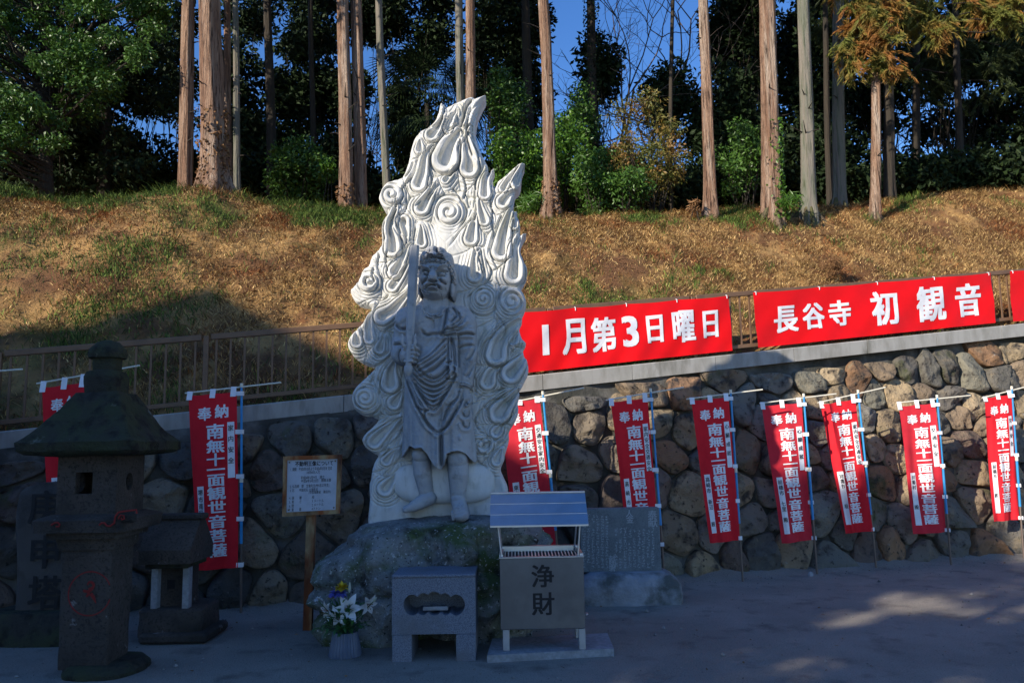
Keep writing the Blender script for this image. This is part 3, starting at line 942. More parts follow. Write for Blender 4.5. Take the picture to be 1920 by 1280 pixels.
GRV = [[(833,193),(832,208),(827,222),(819,234),(803,240)],[(852,208),(838,227),(832,246),(824,260),(810,270)],[(856,212),(856,229),(846,243),(831,257)],[(889,181),(879,200),(875,229),(875,256),(882,279),(894,297)],[(899,190),(888,215),(884,240),(888,268),(900,292)],[(822,345),(812,362),(800,374)],[(868,330),(873,350),(868,372)],[(846,352),(858,362),(866,380)],[(893,330),(890,345),(894,356)],[(900,470),(896,490),(899,510)],[(930,520),(938,540),(934,560)],[(770,330),(758,345),(752,356)],[(775,300),(768,318),(756,330)],[(722,415),(719,432),(722,450)],[(726,470),(722,490),(728,510)],[(700,500),(698,515),(703,530)],[(700,560),(715,562),(728,552)],[(680,600),(676,612),(680,628)],[(700,660),(715,668),(728,660)],[(706,705),(712,722),(710,740)],[(955,640),(968,650),(980,650)],[(905,760),(915,772),(918,788)],[(884,700),(892,715),(890,735)],[(844,460),(862,433),(876,418),(889,408),(893,397),(891,370),(890,356),(893,336),(904,315),(907,299)],
 [(709,464),(709,479),(706,495),(710,512),(714,523),(712,539),(703,546)],
 [(760,362),(760,391),(750,406),(747,419),(751,434),(760,447),(760,458),(750,478),(738,491),(730,502)],
 [(744,391),(733,412),(729,427),(730,442)],[(738,413),(738,425),(745,439),(754,451),(757,463)],[(778,426),(775,446),(771,467)],
 [(805,280),(807,298),(805,318),(809,339),(803,361),(786,379),(776,390)],[(783,294),(776,318),(764,342)],
 [(870,244),(863,263),(858,280),(862,298),(856,315),(844,327),(827,327)],
 [(926,347),(924,364),(918,376),(923,392),(921,418),(925,435),(920,459),(917,470),(927,493),(934,505)],
 [(941,401),(934,418),(926,440)],[(744,604),(724,617),(719,624),(716,637)],[(735,665),(710,682),(701,685)],[(695,579),(690,599)],
 [(902,461),(903,479),(907,503),(907,519),(899,533),(885,547),(873,560)],[(911,486),(920,502),(918,519),(904,534)],[(899,464),(893,474),(899,489),(905,502)],
 [(932,588),(931,609),(925,629),(912,637),(902,654),(899,675)],[(933,593),(946,612),(945,626),(937,641)],[(978,596),(960,604),(948,613)],
 [(986,640),(963,653),(957,662),(952,676),(941,685),(920,685),(910,672)],[(932,692),(932,710),(946,723),(962,726),(978,723)],
 [(891,751),(905,739),(927,734),(950,727)],[(962,727),(951,740),(937,747),(921,750),(905,765),(892,780),(891,795),(900,809),(910,815),(925,825),(937,820),(947,809)],
 [(972,732),(960,746),(950,756)],[(971,757),(964,774),(947,792),(937,800)],[(954,805),(944,820),(930,835),(921,849)],[(952,822),(940,834),(929,846)],
 [(881,847),(892,862),(907,874),(921,887),(924,902),(919,917),(904,926),(874,930)],
 [(755,780),(745,799),(732,817),(729,830),(719,845)],[(755,801),(740,830),(725,846),(714,860)],[(761,825),(751,842),(749,857),(737,871),(720,890)],[(685,831),(694,815),(714,799),(737,788)],
 [(742,901),(755,914),(779,919)],[(816,922),(832,927)],[(865,236),(869,218),(876,196),(886,180)],[(890,180),(882,200),(876,228),(877,258),(884,285),(893,300)],[(820,208),(826,200),(829,190)],[(703,690),(699,705),(693,718)],[(760,683),(753,703),(751,722)],[(716,764),(728,777),(745,775),(754,765)],[(663,742),(668,757),(680,767),(690,768)],[(675,731),(684,723),(697,724),(705,735)]]

def relief_mesh(r, mask, name, mat, parent, Yref, base=None, snap=None, back=None):
    """turn a relief into a solid mesh; border vertices run back to depth `back` (px below slab face)"""
    ny, nx = r.H.shape
    idx = -np.ones((ny, nx), int)
    PX, PY = r.X.copy(), r.Y.copy()
    if snap is not None:
        D, NX, NY = snap
        ring = (D < 0) & (D > -1.5 * r.step)
        PX = np.where(ring, NX, PX); PY = np.where(ring, NY, PY)
        mask = mask | ring
    cell = mask[:-1, :-1] & mask[:-1, 1:] & mask[1:, 1:] & mask[1:, :-1]
    used = np.zeros((ny, nx), bool)
    used[:-1, :-1] |= cell; used[:-1, 1:] |= cell; used[1:, 1:] |= cell; used[1:, :-1] |= cell
    idx[used] = np.arange(used.sum())
    px, py, h = PX[used], PY[used], r.H[used]
    x, z = pxz(px, py, Yref)
    V = np.stack([x, SLAB_Y - h * KPX, z], -1)
    a, b, c, d = idx[:-1, :-1][cell], idx[:-1, 1:][cell], idx[1:, 1:][cell], idx[1:, :-1][cell]
    F = np.stack([a, d, c, b], -1)
    # boundary edges -> skirt back to depth
    E = np.concatenate([F[:, [0, 1]], F[:, [1, 2]], F[:, [2, 3]], F[:, [3, 0]]])
    key = np.sort(E, 1); _, inv, cnt = np.unique(key[:, 0].astype(np.int64) * len(V) + key[:, 1], return_inverse=True, return_counts=True)
    bE = E[cnt[inv] == 1]
    bv = np.unique(bE); mp = -np.ones(len(V), int); mp[bv] = np.arange(len(bv)) + len(V)
    B = V[bv].copy(); B[:, 1] = SLAB_Y + back * KPX
    F2 = np.stack([bE[:, 1], bE[:, 0], mp[bE[:, 0]], mp[bE[:, 1]]], -1)
    V2 = np.concatenate([V, B]); FF = np.concatenate([F, F2])
    o = mesh_np(name, V2, FF, mat, parent, True)
    return o

def build_statue():
    st = empty('carved_statue', P(820, 985, SLAB_Y), 'tall pale stone carving of a scowling guardian holding a sword before flames', 'statue')
    # ---------------- flame halo
    r = Relief(640, 1000, 164, 1012, 1.0); r.gain = 1.15
    poly = crom(OUT, 4, True)
    D, NX, NY = poly_dist(poly, r.X, r.Y)
    ins = np.clip(D, 0, None)
    r.H[:] = 10 * np.sqrt(1 - (1 - np.clip(ins / 11, 0, 1)) ** 2) - 10
    # broad modelling
    p3 = np.stack([r.X / 55, r.Y / 80, np.zeros_like(r.X)], -1)
    r.H += 5 * fbm(p3, 41, 3)
    for pts, R in TEARS: r.tear(pts, R)
    r.groove([(885, 181), (873, 199), (868, 222), (861, 241)], 11, 4.2, 1.5)
    for c, R, t, dm, a0, sg in SPIR: r.spiral(c, R, t, dm, 5, a0, sg)
    r.tongues()
    for g in GRV: r.groove(g, 4.0, 1.6, .6, 1.8)
    # crescents round the scrolls
    for c, R, a, b in (((841, 397), 33, -2.6, .9), ((960, 565), 17, -3, 2), ((905, 564), 27, .3, 3.6), ((686, 748), 29, .4, 3.3), ((691, 527), 6, 0, 6.2)):
        r.groove([(c[0] + R * math.cos(a + (b - a) * i / 14), c[1] + R * math.sin(a + (b - a) * i / 14)) for i in range(15)], 4, 1.9, 1.5)
    # wavy flame licks between the drops
    w = np.sin((r.X * .92 + r.Y * .38) / 4.6 + 1.8 * np.sin(r.Y / 33) + 2.0 * fbm(p3 * 1.7, 44, 2))
    w = np.where(w > 0, .4, -1.0) * np.abs(w) ** 1.5 * 1.6
    r.H += .35 * w * np.clip(ins / 10, 0, 1) * np.where((r.Y > 430) & (np.abs(r.X - 818) < 70), .15, 1)
    crisp(r, 3, .5)
    # drapery block behind the shins
    r.ell(832, 905, 95, 40, -6, 20, 0, 6, 3)
    edge = np.clip(ins / 5, 0, 1)
    r.H = r.H * edge + (r.H - 9) * (1 - edge) * .8
    halo = relief_mesh(r, D >= 0, 'flame_halo', M['halo'], st, SLAB_Y, snap=(D, NX, NY), back=62)
    # back of the slab: its outline, closed
    bx, bz = pxz(poly[:, 0], poly[:, 1], SLAB_Y)
    bk = MB(); bk.add([(x, SLAB_Y + 62 * KPX, z) for x, z in zip(bx, bz)], [list(range(len(poly)))[::-1]])
    bk.build('back_face', M['halo'], st)

    # ---------------- figure
    g = Relief(725, 905, 455, 985, .8, -60.0); g.gain = 1.5
    # legs first, then skirt over them
    g.cap((784, 856), (788, 888), 17, 18, 16, 16)
    g.cap((788, 888), (796, 930), 18, 14, 16, 15)
    g.cap((800, 936), (772, 951), 15, 11, 18, 34); g.cap((772, 951), (759, 957), 10, 6, 36, 42)
    g.cap((856, 862), (857, 890), 20, 20, 24, 24)
    g.cap((857, 890), (856, 938), 20, 14, 24, 22)
    g.cap((856, 938), (862, 960), 14, 14, 26, 42); g.cap((861, 958), (864, 966), 14, 14, 40, 44)
    for i, (tx, ty) in enumerate(((850, 973), (857, 975), (863, 975), (869, 974), (875, 972))):
        g.cap((tx - 2, 962), (tx, ty), 4.4 - .3 * i, 4.0 - .3 * i, 46, 46, 1.0)
    for i in range(4):
        g.cap((766 - i * 3, 950 + i * 1.2), (759 - i, 957 - i * 1.5), 3.4, 3.0, 42 - i, 43 - i, 1.0)
    g.ell(785, 852, 17, 16, 26, 12); g.ell(856, 860, 20, 19, 32, 15)
    # skirt
    cy = g.Y; t = np.clip((cy - 690) / 170, 0, 1)
    cx = 815 + 5 * t; hw = 60 + 13 * t
    q = np.clip(1 - ((g.X - cx) / hw) ** 2, 0, None)
    hem = np.interp(g.X, [742, 752, 766, 778, 790, 800, 812, 826, 832, 838, 848, 860, 872, 880, 888, 896], [862, 856, 836, 841, 839, 850, 872, 881, 872, 850, 846, 845, 850, 860, 868, 862])
    h = np.where((q > 0) & (cy > 688) & (cy < hem), 14 + 40 * np.sqrt(q) + 5 * np.exp(-((g.X - 785) / 18) ** 2) + 5 * np.exp(-((g.X - 856) / 18) ** 2), -60)
    for fx, fd, fs in ((760, 4, 4), (771, 3, 4), (826, 9, 4.5), (842, 3, 4), (884, 4, 4), (803, 3, 5)):
        h = np.where(h > -50, h - fd * np.exp(-((g.X - fx - (cy - 780) * .03) / fs) ** 2) * np.clip((cy - 760) / 50, 0, 1), h)
    g.up(h, None, 4)
    # torso
    g.ell(813, 640, 60, 96, 10, 46, 0, 6)
    g.ell(794, 604, 32, 30, 34, 25, 0, 8); g.ell(836, 604, 32, 30, 34, 25, 0, 8)
    g.ell(810, 688, 47, 46, 28, 38, 0, 8)
    g.cap((764, 590), (862, 590), 22, 22, 24, 24, 8)
    g.cap((815, 548), (814, 580), 23, 27, 28, 30, 6)
    g.groove([(790, 618), (800, 628), (813, 626), (827, 626), (840, 616)], 3.5, 2.2, 1)
    g.groove([(812, 596), (813, 618)], 1.5, 2.5, 0)
    g.groove([(798, 652), (815, 628)], 0.8, 3, 0)
    # sash over the belly from right shoulder down to left hip
    for i, (a, m, b) in enumerate((((836, 636), (806, 668), (778, 684)), ((838, 646), (812, 672), (780, 692)), ((838, 656), (815, 679), (783, 699)), ((838, 668), (818, 690), (784, 708)))):
        g.groove([a, m, b], 3.6, 1.8, 2.2)
    g.ridge([(838, 640), (812, 667), (778, 688)], 3, 7)
    g.bump(809, 704, 2.2, 2.2, -4)
    # hanging end of the shawl with its knot
    w = g.win(836, 862, 622, 716)
    xx, yy = g.X[w], g.Y[w]
    m = (xx > 838 - (yy - 630) * .0) & (xx < 857 + (yy - 630) * .02)
    g.up(np.where(m, 50 + 7 * np.sqrt(np.clip(1 - ((xx - 848) / 13) ** 2, 0, 1)) + 0 * yy, -60), w, 2)
    for pts in ([(841, 630), (841, 706)], [(846, 632), (847, 675)], [(836, 681), (848, 678)], [(836, 710), (846, 712), (858, 705)]): g.groove(pts, 3, 1.4, 1)
    for pts in ([(838, 684), (850, 694), (838, 709)], [(846, 684), (845, 708)], [(850, 683), (856, 693), (849, 706)], [(843, 692), (858, 700)]): g.ridge(pts, 4, 2.2)
    # folds of the robe round the hips
    for yb, wd, dp in ((711, 34, 4), (718, 37, 3.5), (726, 40, 5), (735, 41, 4), (744, 38, 4.5), (753, 34, 4), (762, 28, 4), (769, 20, 3)):
        pts = [(813 + wd * s, yb - 26 * s * s - 4 * abs(s)) for s in np.linspace(-1, 1, 11)]
        g.groove(pts, dp, 1.9, 3.2)
    # apron that ends in a point
    for sgn in (1,):
        left = [(757, 704), (770, 735), (785, 766), (802, 795), (819, 812)]
        right = [(878, 706), (868, 742), (852, 776), (835, 802), (819, 812)]
        g.groove(left, 5, 2.0, 3.0, 2.0); g.groove(right, 5, 2.0, 3.0, -2.0)
    for pts in ([(768, 716), (782, 745), (796, 765)], [(779, 762), (796, 770), (806, 768)], [(846, 757), (838, 770), (832, 790)], [(838, 762), (856, 748), (862, 730)], [(880, 690), (872, 722), (862, 748)], [(798, 770), (796, 785)]):
        g.groove(pts, 3, 1.8, 1.8)
    g.groove([(826, 814), (826, 845), (827, 874)], 5, 2.6, 2)
    # shoulder cloth
    g.ell(862, 604, 30, 32, 28, 20, .3, 5)
    for pts in ([(838, 572), (836, 600), (830, 628)], [(846, 574), (856, 590), (846, 606)], [(858, 584), (862, 598), (845, 614)], [(872, 592), (862, 608), (842, 620)], [(884, 604), (866, 616), (842, 624)], [(828, 627), (850, 622), (870, 618), (890, 620)], [(832, 620), (860, 614)]):
        g.groove(pts, 4, 1.7, 2.4)
    # arm at our right, hanging
    g.cap((868, 604), (874, 656), 23, 20, 28, 26, 3); g.cap((874, 656), (869, 716), 20, 16, 26, 30, 3)
    g.groove([(858, 652), (872, 647), (890, 646)], 3, 1.6, 1.5); g.groove([(892, 640), (886, 660), (876, 676)], 2.5, 1.8, 2); g.groove([(890, 672), (882, 694), (874, 706)], 2.5, 1.8, 2)
    g.groove([(828, 630), (852, 628), (870, 625), (891, 625)], 5, 1.8, 3)
    for dy in (0, 4): g.ridge([(861, 717 + dy), (870, 717 + dy), (884, 722 + dy)], 2.6, 1.6)
    g.groove([(860, 726), (871, 726), (884, 731)], 4, 1.6, 1)
    g.cap((867, 730), (869, 744), 12, 12, 32, 34, 3)
    g.cap((862, 736), (858, 752), 5, 3.6, 38, 42, 1.2); 
    for i, (fx, l) in enumerate(((866, 757), (871, 759), (876, 757), (880, 752))):
        g.cap((fx, 740), (fx, l), 3.8, 3.4, 38 - i, 38 - i, 1.0); g.cap((fx, l), (fx - 2, l + 2), 3.4, 3.2, 38 - i, 44 - i, 1.0)
    # rope held in that hand
    g.cap((859, 756), (857, 790), 3.0, 3.0, 46, 46, 1.0); g.cap((857, 790), (860, 815), 3.0, 3.0, 46, 46, 1.0); g.ell(861, 820, 4.2, 7, 48, 5)
    g.cap((865, 762), (865, 800), 2.4, 2.4, 44, 44, 1)
    g.groove([(866, 772), (870, 780), (877, 778), (878, 768)], 3, 1.6, 2.5); g.groove([(866, 790), (870, 800), (877, 799), (879, 790)], 3, 1.6, 2.5)
    # arm at our left, bent to the sword
    g.cap((758, 592), (749, 640), 21, 17, 26, 32, 3); g.ell(757, 598, 20, 19, 34, 17, .2, 2); g.bump(752, 600, 7, 6, 3); g.bump(762, 594, 6, 6, 3)
    g.groove([(740, 606), (752, 616), (766, 614)], 5, 1.8, 2)
    g.cap((748, 642), (748, 666), 17, 15, 34, 44, 3); g.cap((746, 664), (760, 668), 15, 14, 46, 60, 3)
    g.groove([(738, 646), (750, 645), (764, 648)], 4, 1.7, 2)
    g.groove([(753, 655), (749, 668), (753, 682)], 3.5, 1.6, 1.5)
    g.ell(763, 667, 12, 15, 62, 16, 0, 2)
    for i, (y, l) in enumerate(((657, 781), (664.5, 783), (672, 782), (679, 779))):
        g.cap((764, y + .5), (l - 4, y), 4.3, 3.9, 74, 80, .8); g.cap((l - 4, y), (l, y + .6), 3.9, 3.6, 80, 70, .8)
    g.cap((768, 652), (778, 652), 4.2, 3.6, 72, 78, .8); g.cap((778, 652), (784, 655), 3.6, 3.2, 78, 74, .8)
    # head
    hx = 815
    g.ell(hx, 520, 31, 41, 42, 40, 0, 3, 2.3)
    g.ell(hx, 540, 26, 23, 44, 38, 0, 8)
    g.ell(787, 535, 5, 18, 42, 9, .06, 2); g.ell(846, 537, 6, 19, 42, 9, -.1, 2)
    g.groove([(786, 522), (789, 535), (787, 548)], 2.5, 1.4, 0); g.groove([(849, 522), (843, 535), (844, 552)], 2.5, 1.4, 0)
    # brow, eyes, nose, mouth
    g.bump(815, 505, 18, 4, 3)
    g.bump(801, 516, 9, 6, -9); g.bump(829, 517, 9, 6, -9)
    g.ridge([(789, 502), (797, 504), (806, 511), (811, 516)], 4.6, 2.6); g.ridge([(844, 500), (835, 503), (825, 511), (819, 516)], 4.6, 2.8); g.ridge([(840, 500), (830, 504), (822, 510)], 4, 2.6)
    g.groove([(794, 511), (803, 512), (810, 516)], 4, 1.5, 0); g.groove([(841, 511), (830, 513), (821, 517)], 4, 1.5, 0)
    for s in (-1, 0, 1): g.groove([(812 + s * 3.2, 505), (812.5 + s * 2.8, 511)], 2.4, 1.1, .8)
    g.ell(803, 516.5, 6.2, 4.2, 71, 6.5, .2, .6); g.ell(828.5, 518.5, 7, 4.4, 71.5, 6.5, .0, .6)
    g.groove([(797, 519), (803, 521.5), (809, 519)], 2.6, 1.1, .6); g.groove([(821, 521), (828, 524), (836, 521)], 2.6, 1.1, .6)
    g.cap((815, 511), (814.5, 525), 5, 7.5, 79, 87, 2); g.ell(814, 527, 8.5, 6.2, 82, 11, 0, 2); g.ell(806, 529, 4.5, 4, 80, 5, 0, 1.5); g.ell(823, 530, 4.5, 4, 80, 5, 0, 1.5)
    g.groove([(807, 533), (815, 535.5), (823, 533.5)], 4.5, 1.4, 0)
    g.bump(798, 527, 8, 6, 4.5); g.bump(834, 529, 8, 6, 4.5)
    g.groove([(806, 526), (800, 532), (793, 536)], 5, 1.7, 1.6); g.groove([(825, 529), (831, 534), (838, 536)], 5, 1.7, 1.6)
    g.bump(803, 540, 8, 5, 4.5); g.bump(828, 541, 8, 5, 4.5)
    g.groove([(800, 546), (807, 541), (814.5, 539.5), (822, 541), (828, 546.5)], 5, 1.8, 1.2)
    g.ridge([(803, 540), (809, 537.5), (816, 537), (822, 538)], 2.5, 1.6)
    g.cap((821, 538), (822, 545), 2.2, 1.6, 80, 82, .6)
    g.ridge([(806, 546), (814, 544.5), (821, 546)], 3.2, 2)
    g.bump(814, 554, 10, 5, 3.5); g.groove([(806, 549.5), (814, 549), (822, 550)], 2.5, 1.6, 0)
    for k in range(3):
        g.groove([(796 - k, 541 + k * 3), (799, 546 + k * 3), (805, 548 + k * 3)], 1.4, 1.0, .8); g.groove([(836 + k, 541 + k * 3), (833, 547 + k * 3), (827, 549 + k * 3)], 1.4, 1.0, .8)
    # necklace
    for rr in (0, 4): g.ridge([(791 - rr * .3, 572), (797, 585 + rr), (811, 592 + rr), (826, 587 + rr), (838 + rr * .3, 573)], 2.2, 1.5)
    for pts in ([(797, 592), (806, 596), (812, 590)], [(816, 590), (824, 594), (832, 590)], [(812, 592), (812, 602)], [(809, 597), (815, 600)]): g.ridge(pts, 2.2, 1.5)
    n3 = np.stack([g.X / 4.2, g.Y / 4.2, np.zeros_like(g.X)], -1)
    g.H += np.where(g.H > -40, .35 * fbm(n3, 51, 2), 0)
    g.groove([(846, 634), (852, 660), (853, 690), (851, 716)], 5, 3.0, .6); g.groove([(770, 628), (766, 645), (772, 652)], 3, 2.5, .5)
    mask0 = g.H > 4
    crisp(g, 4, .7)
    mask = mask0
    fg = relief_mesh(g, mask, 'figure', M['figure'], st, 6.85, back=14)

    # ---------------- headdress
    k = Relief(775, 862, 452, 535, .7, -60.0); k.gain = 1.8
    k.ell(816, 490, 34, 25, 40, 36, 0, 3, 2.4)
    w = k.win(770, 865, 494, 540)
    low = np.interp(k.X, [780, 786, 793, 801, 811, 822, 832, 840, 845, 852], [520, 509, 501, 498, 497, 497.5, 499, 503, 512, 528])
    k.H = np.where(k.Y > low, -60, k.H)
    k.cap((846, 503), (849, 526), 6, 5, 42, 40, 2); k.cap((787, 503), (785, 514), 5, 4, 44, 40, 2)
    k.ell(812, 471, 15, 11, 54, 16, 0, 2); k.ell(827, 473, 11, 10, 52, 16, .4, 2); k.ell(799, 479, 11, 10, 50, 16, 0, 2); k.ell(840, 482, 8, 10, 46, 14, .3, 2)
    k.groove([(819, 462), (820, 474), (826, 480)], 5, 1.6, 2); k.groove([(801, 489), (812, 487), (820, 488), (832, 488)], 4, 1.5, 2); k.groove([(800, 477), (806, 478)], 3, 1.2, 1)
    for pts in ([(821, 481), (827, 482), (834, 482)], [(822, 486), (832, 487)], [(803, 484), (810, 482), (816, 484)]): k.ridge(pts, 3, 1.3)
    rnd = random.Random(3)
    for (x, y) in ((787, 502), (793, 498), (800, 495), (807, 493.5), (814, 493), (821, 493.5), (828, 494.5), (835, 497), (840.5, 501), (844, 506.5), (847, 513), (849, 519.5), (849.5, 526)):
        z = 74 - ((x - 815) / 35) ** 2 * 34
        k.ell(x, y, 3.9, 3.9, z - 1, 13, 0, .3); k.bump(x, y, 1.5, 1.5, -5)
    for (x, y) in ((836, 489), (842, 493), (846, 499), (852, 510), (853, 518), (790, 492), (797, 488), (806, 489), (833, 484), (795, 484)):
        k.bump(x, y, 2.2, 2.2, 6)
    crisp(k, 4, .9)
    n3 = np.stack([k.X / 3.0, k.Y / 3.0, np.zeros_like(k.X)], -1)
    k.H += np.where(k.H > -40, 1.0 * fbm(n3, 52, 2), 0)
    relief_mesh(k, k.H > 20, 'headdress', M['figure'], st, 6.83, back=-26)

    # ---------------- sword
    sw = MB()
    Ys = SLAB_Y - 78 * KPX
    def SP(px, py, dz): 
        x, z = pxz(px, py, 6.80); return Vector((float(x), Ys - dz * KPX, float(z)))
    secs = [((780, 464), 7.5), ((779, 470), 9.0), ((774, 560), 8.6), ((769.5, 648), 7.4)]
    vs = []
    for (c, hwid) in secs:
        y = c[1]
        vs += [SP(c[0] - hwid, y, 0), SP(c[0] - hwid * .55, y, 4.5), SP(c[0] + hwid * .55, y, 4.5), SP(c[0] + hwid, y, 0), SP(c[0] + hwid * .55, y, -5), SP(c[0] - hwid * .55, y, -5)]
    fs = []
    for i in range(3):
        for j in range(6): fs.append([i * 6 + j, i * 6 + (j + 1) % 6, (i + 1) * 6 + (j + 1) % 6, (i + 1) * 6 + j])
    fs += [[5, 4, 3, 2, 1, 0], [18, 19, 20, 21, 22, 23]]
    sw.add(vs, fs)
    so = sw.build('sword', M['figure'], st)
    gd = MB()
    for s in (-1, 1):
        pts = [SP(769 + s * 5, 651, 2), SP(769 + s * 10, 650, 3), SP(769 + s * 12.2, 643, 4), SP(769 + s * 11, 635, 4), SP(769 + s * 13, 628, 3)]
        gd.tube(pts, [3.6 * KPX, 3.4 * KPX, 3.2 * KPX, 2.4 * KPX, 1.0 * KPX], 8)
    gd.build('guard', M['figure'], so, True)
    hl = MB()
    hl.tube([SP(769, 646, 0), SP(768, 684, 0), SP(767.5, 688, 0)], [5.6 * KPX, 5.6 * KPX, 5.0 * KPX], 12)
    hl.tube([SP(767.5, 687, 0), SP(767.5, 690, 0), SP(767, 699, 0), SP(766.6, 706, 0)], [7 * KPX, 8 * KPX, 7.4 * KPX, 2.5 * KPX], 12)
    hl.build('hilt', M['figure'], so, True)
    return st
# ------------------------------------------------------------------ stone things in the yard
def loft(mb, rings, n=64, c=(0, 0), amp=0.0, sc=6, seed=1, cap_top=True, cap_bot=True):
    """rings: (z, hx, hy, exponent); rounded squares stacked, surface roughened"""
    vs = []
    for (z, hx, hy, e) in rings:
        for k in range(n):
            a = 2 * math.pi * (k + .5) / n
            ca, sa = math.cos(a), math.sin(a)
            q = (abs(ca) ** e + abs(sa) ** e) ** (-1 / e)
            vs.append((c[0] + hx * ca * q, c[1] + hy * sa * q, z))
    V = np.array(vs)
    if amp:
        d = fbm(V * sc, seed, 4) * amp
        ctr = np.array([c[0], c[1]])
        dirv = V[:, :2] - ctr; L = np.maximum(np.hypot(*dirv.T), 1e-6)
        V[:, :2] += dirv / L[:, None] * d[:, None]
        V[:, 2] += fbm(V * sc + 31, seed + 5, 3) * amp * .35
    fs = []
    m = len(rings)
    for i in range(m - 1):
        for k in range(n):
            k2 = (k + 1) % n
            fs.append([i * n + k, i * n + k2, (i + 1) * n + k2, (i + 1) * n + k])
    if cap_bot: fs.append(list(range(n))[::-1])
    if cap_top: fs.append([(m - 1) * n + k for k in range(n)])
    mb.add(V, fs)

def interp_rings(keys, m):
    """smoothly subdivide a key list of (z,hx,hy,e)"""
    out = []
    for a, b in zip(keys[:-1], keys[1:]):
        k = max(1, int(m * abs(b[0] - a[0]) + m * .5 * abs(b[1] - a[1])))
        for i in range(k):
            t = i / k
            out.append(tuple(a[j] * (1 - t) + b[j] * t for j in range(4)))
    out.append(keys[-1])
    return out

def build_rock():
    lev = [-.12, .0, .15, .32, .50, .66, .78, .87, .93, .965]
    xl = [-1.60, -1.66, -1.70, -1.73, -1.73, -1.66, -1.57, -1.46, -1.32, -1.10]
    xr = [.30, .31, .33, .33, .32, .30, .27, .22, .12, -.05]
    yf = [6.72, 6.72, 6.68, 6.62, 6.58, 6.58, 6.60, 6.65, 6.74, 6.88]
    yb = [8.05, 8.05, 8.05, 8.0, 8.0, 7.95, 7.9, 7.85, 7.8, 7.75]
    z = np.concatenate([np.linspace(-.12, .85, 48), np.linspace(.86, .965, 14)])
    n = 260
    vs = []
    a = 2 * np.pi * (np.arange(n) + .5) / n
    for zz in z:
        l, r, f, b = [np.interp(zz, lev, q) for q in (xl, xr, yf, yb)]
        e = 5.0
        q = (np.abs(np.cos(a)) ** e + np.abs(np.sin(a)) ** e) ** (-1 / e)
        vs.append(np.stack([(l + r) / 2 + (r - l) / 2 * np.cos(a) * q, (f + b) / 2 + (b - f) / 2 * np.sin(a) * q, np.full(n, zz)], -1))
    for t in (.8, .6, .4, .2):
        top = vs[len(z) - 1].copy(); c = top.mean(0)
        ring = c + (top - c) * t; ring[:, 2] = .975 + .03 * (1 - t)
        vs.append(ring)
    V = np.concatenate(vs)
    c = np.array([-.68, 7.25, .4])
    d = V - c; d[:, 2] *= .5; d /= np.linalg.norm(d, axis=1)[:, None]
    # broken facets plus grain
    fac = np.abs(fbm(V * 1.35 + 3, 61, 2)) * -.42 + .08 - np.abs(np.mod(fbm(V * .9 + 11, 66, 2) * 3.2, 1.0) - .5) * .16
    cr = -np.exp(-(fbm(V * 1.6 + 8, 63, 2) / .045) ** 2) * .05
    gr = fbm(V * 4, 62, 4) * .075 - np.abs(fbm(V * 9, 65, 3)) * .035 + fbm(V * 22, 64, 3) * .018
    wtop = np.clip((.98 - V[:, 2]) / .2, .18, 1)
    V = V + d * ((fac + cr) * wtop + gr * np.clip(wtop, .4, 1))[:, None]
    m = len(vs); F = []
    i = np.arange(m * n).reshape(m, n)
    F = np.stack([i[:-1], np.roll(i, -1, 1)[:-1], np.roll(i, -1, 1)[1:], i[1:]], -1).reshape(-1, 4).tolist()
    F.append(list(i[-1])); F.append(list(i[0])[::-1])
    o = mesh_np('rock_plinth', V, F, M['rock'], None, True)
    tag(o, 'big mossy split boulder the flame statue stands on', 'rock')
    return o

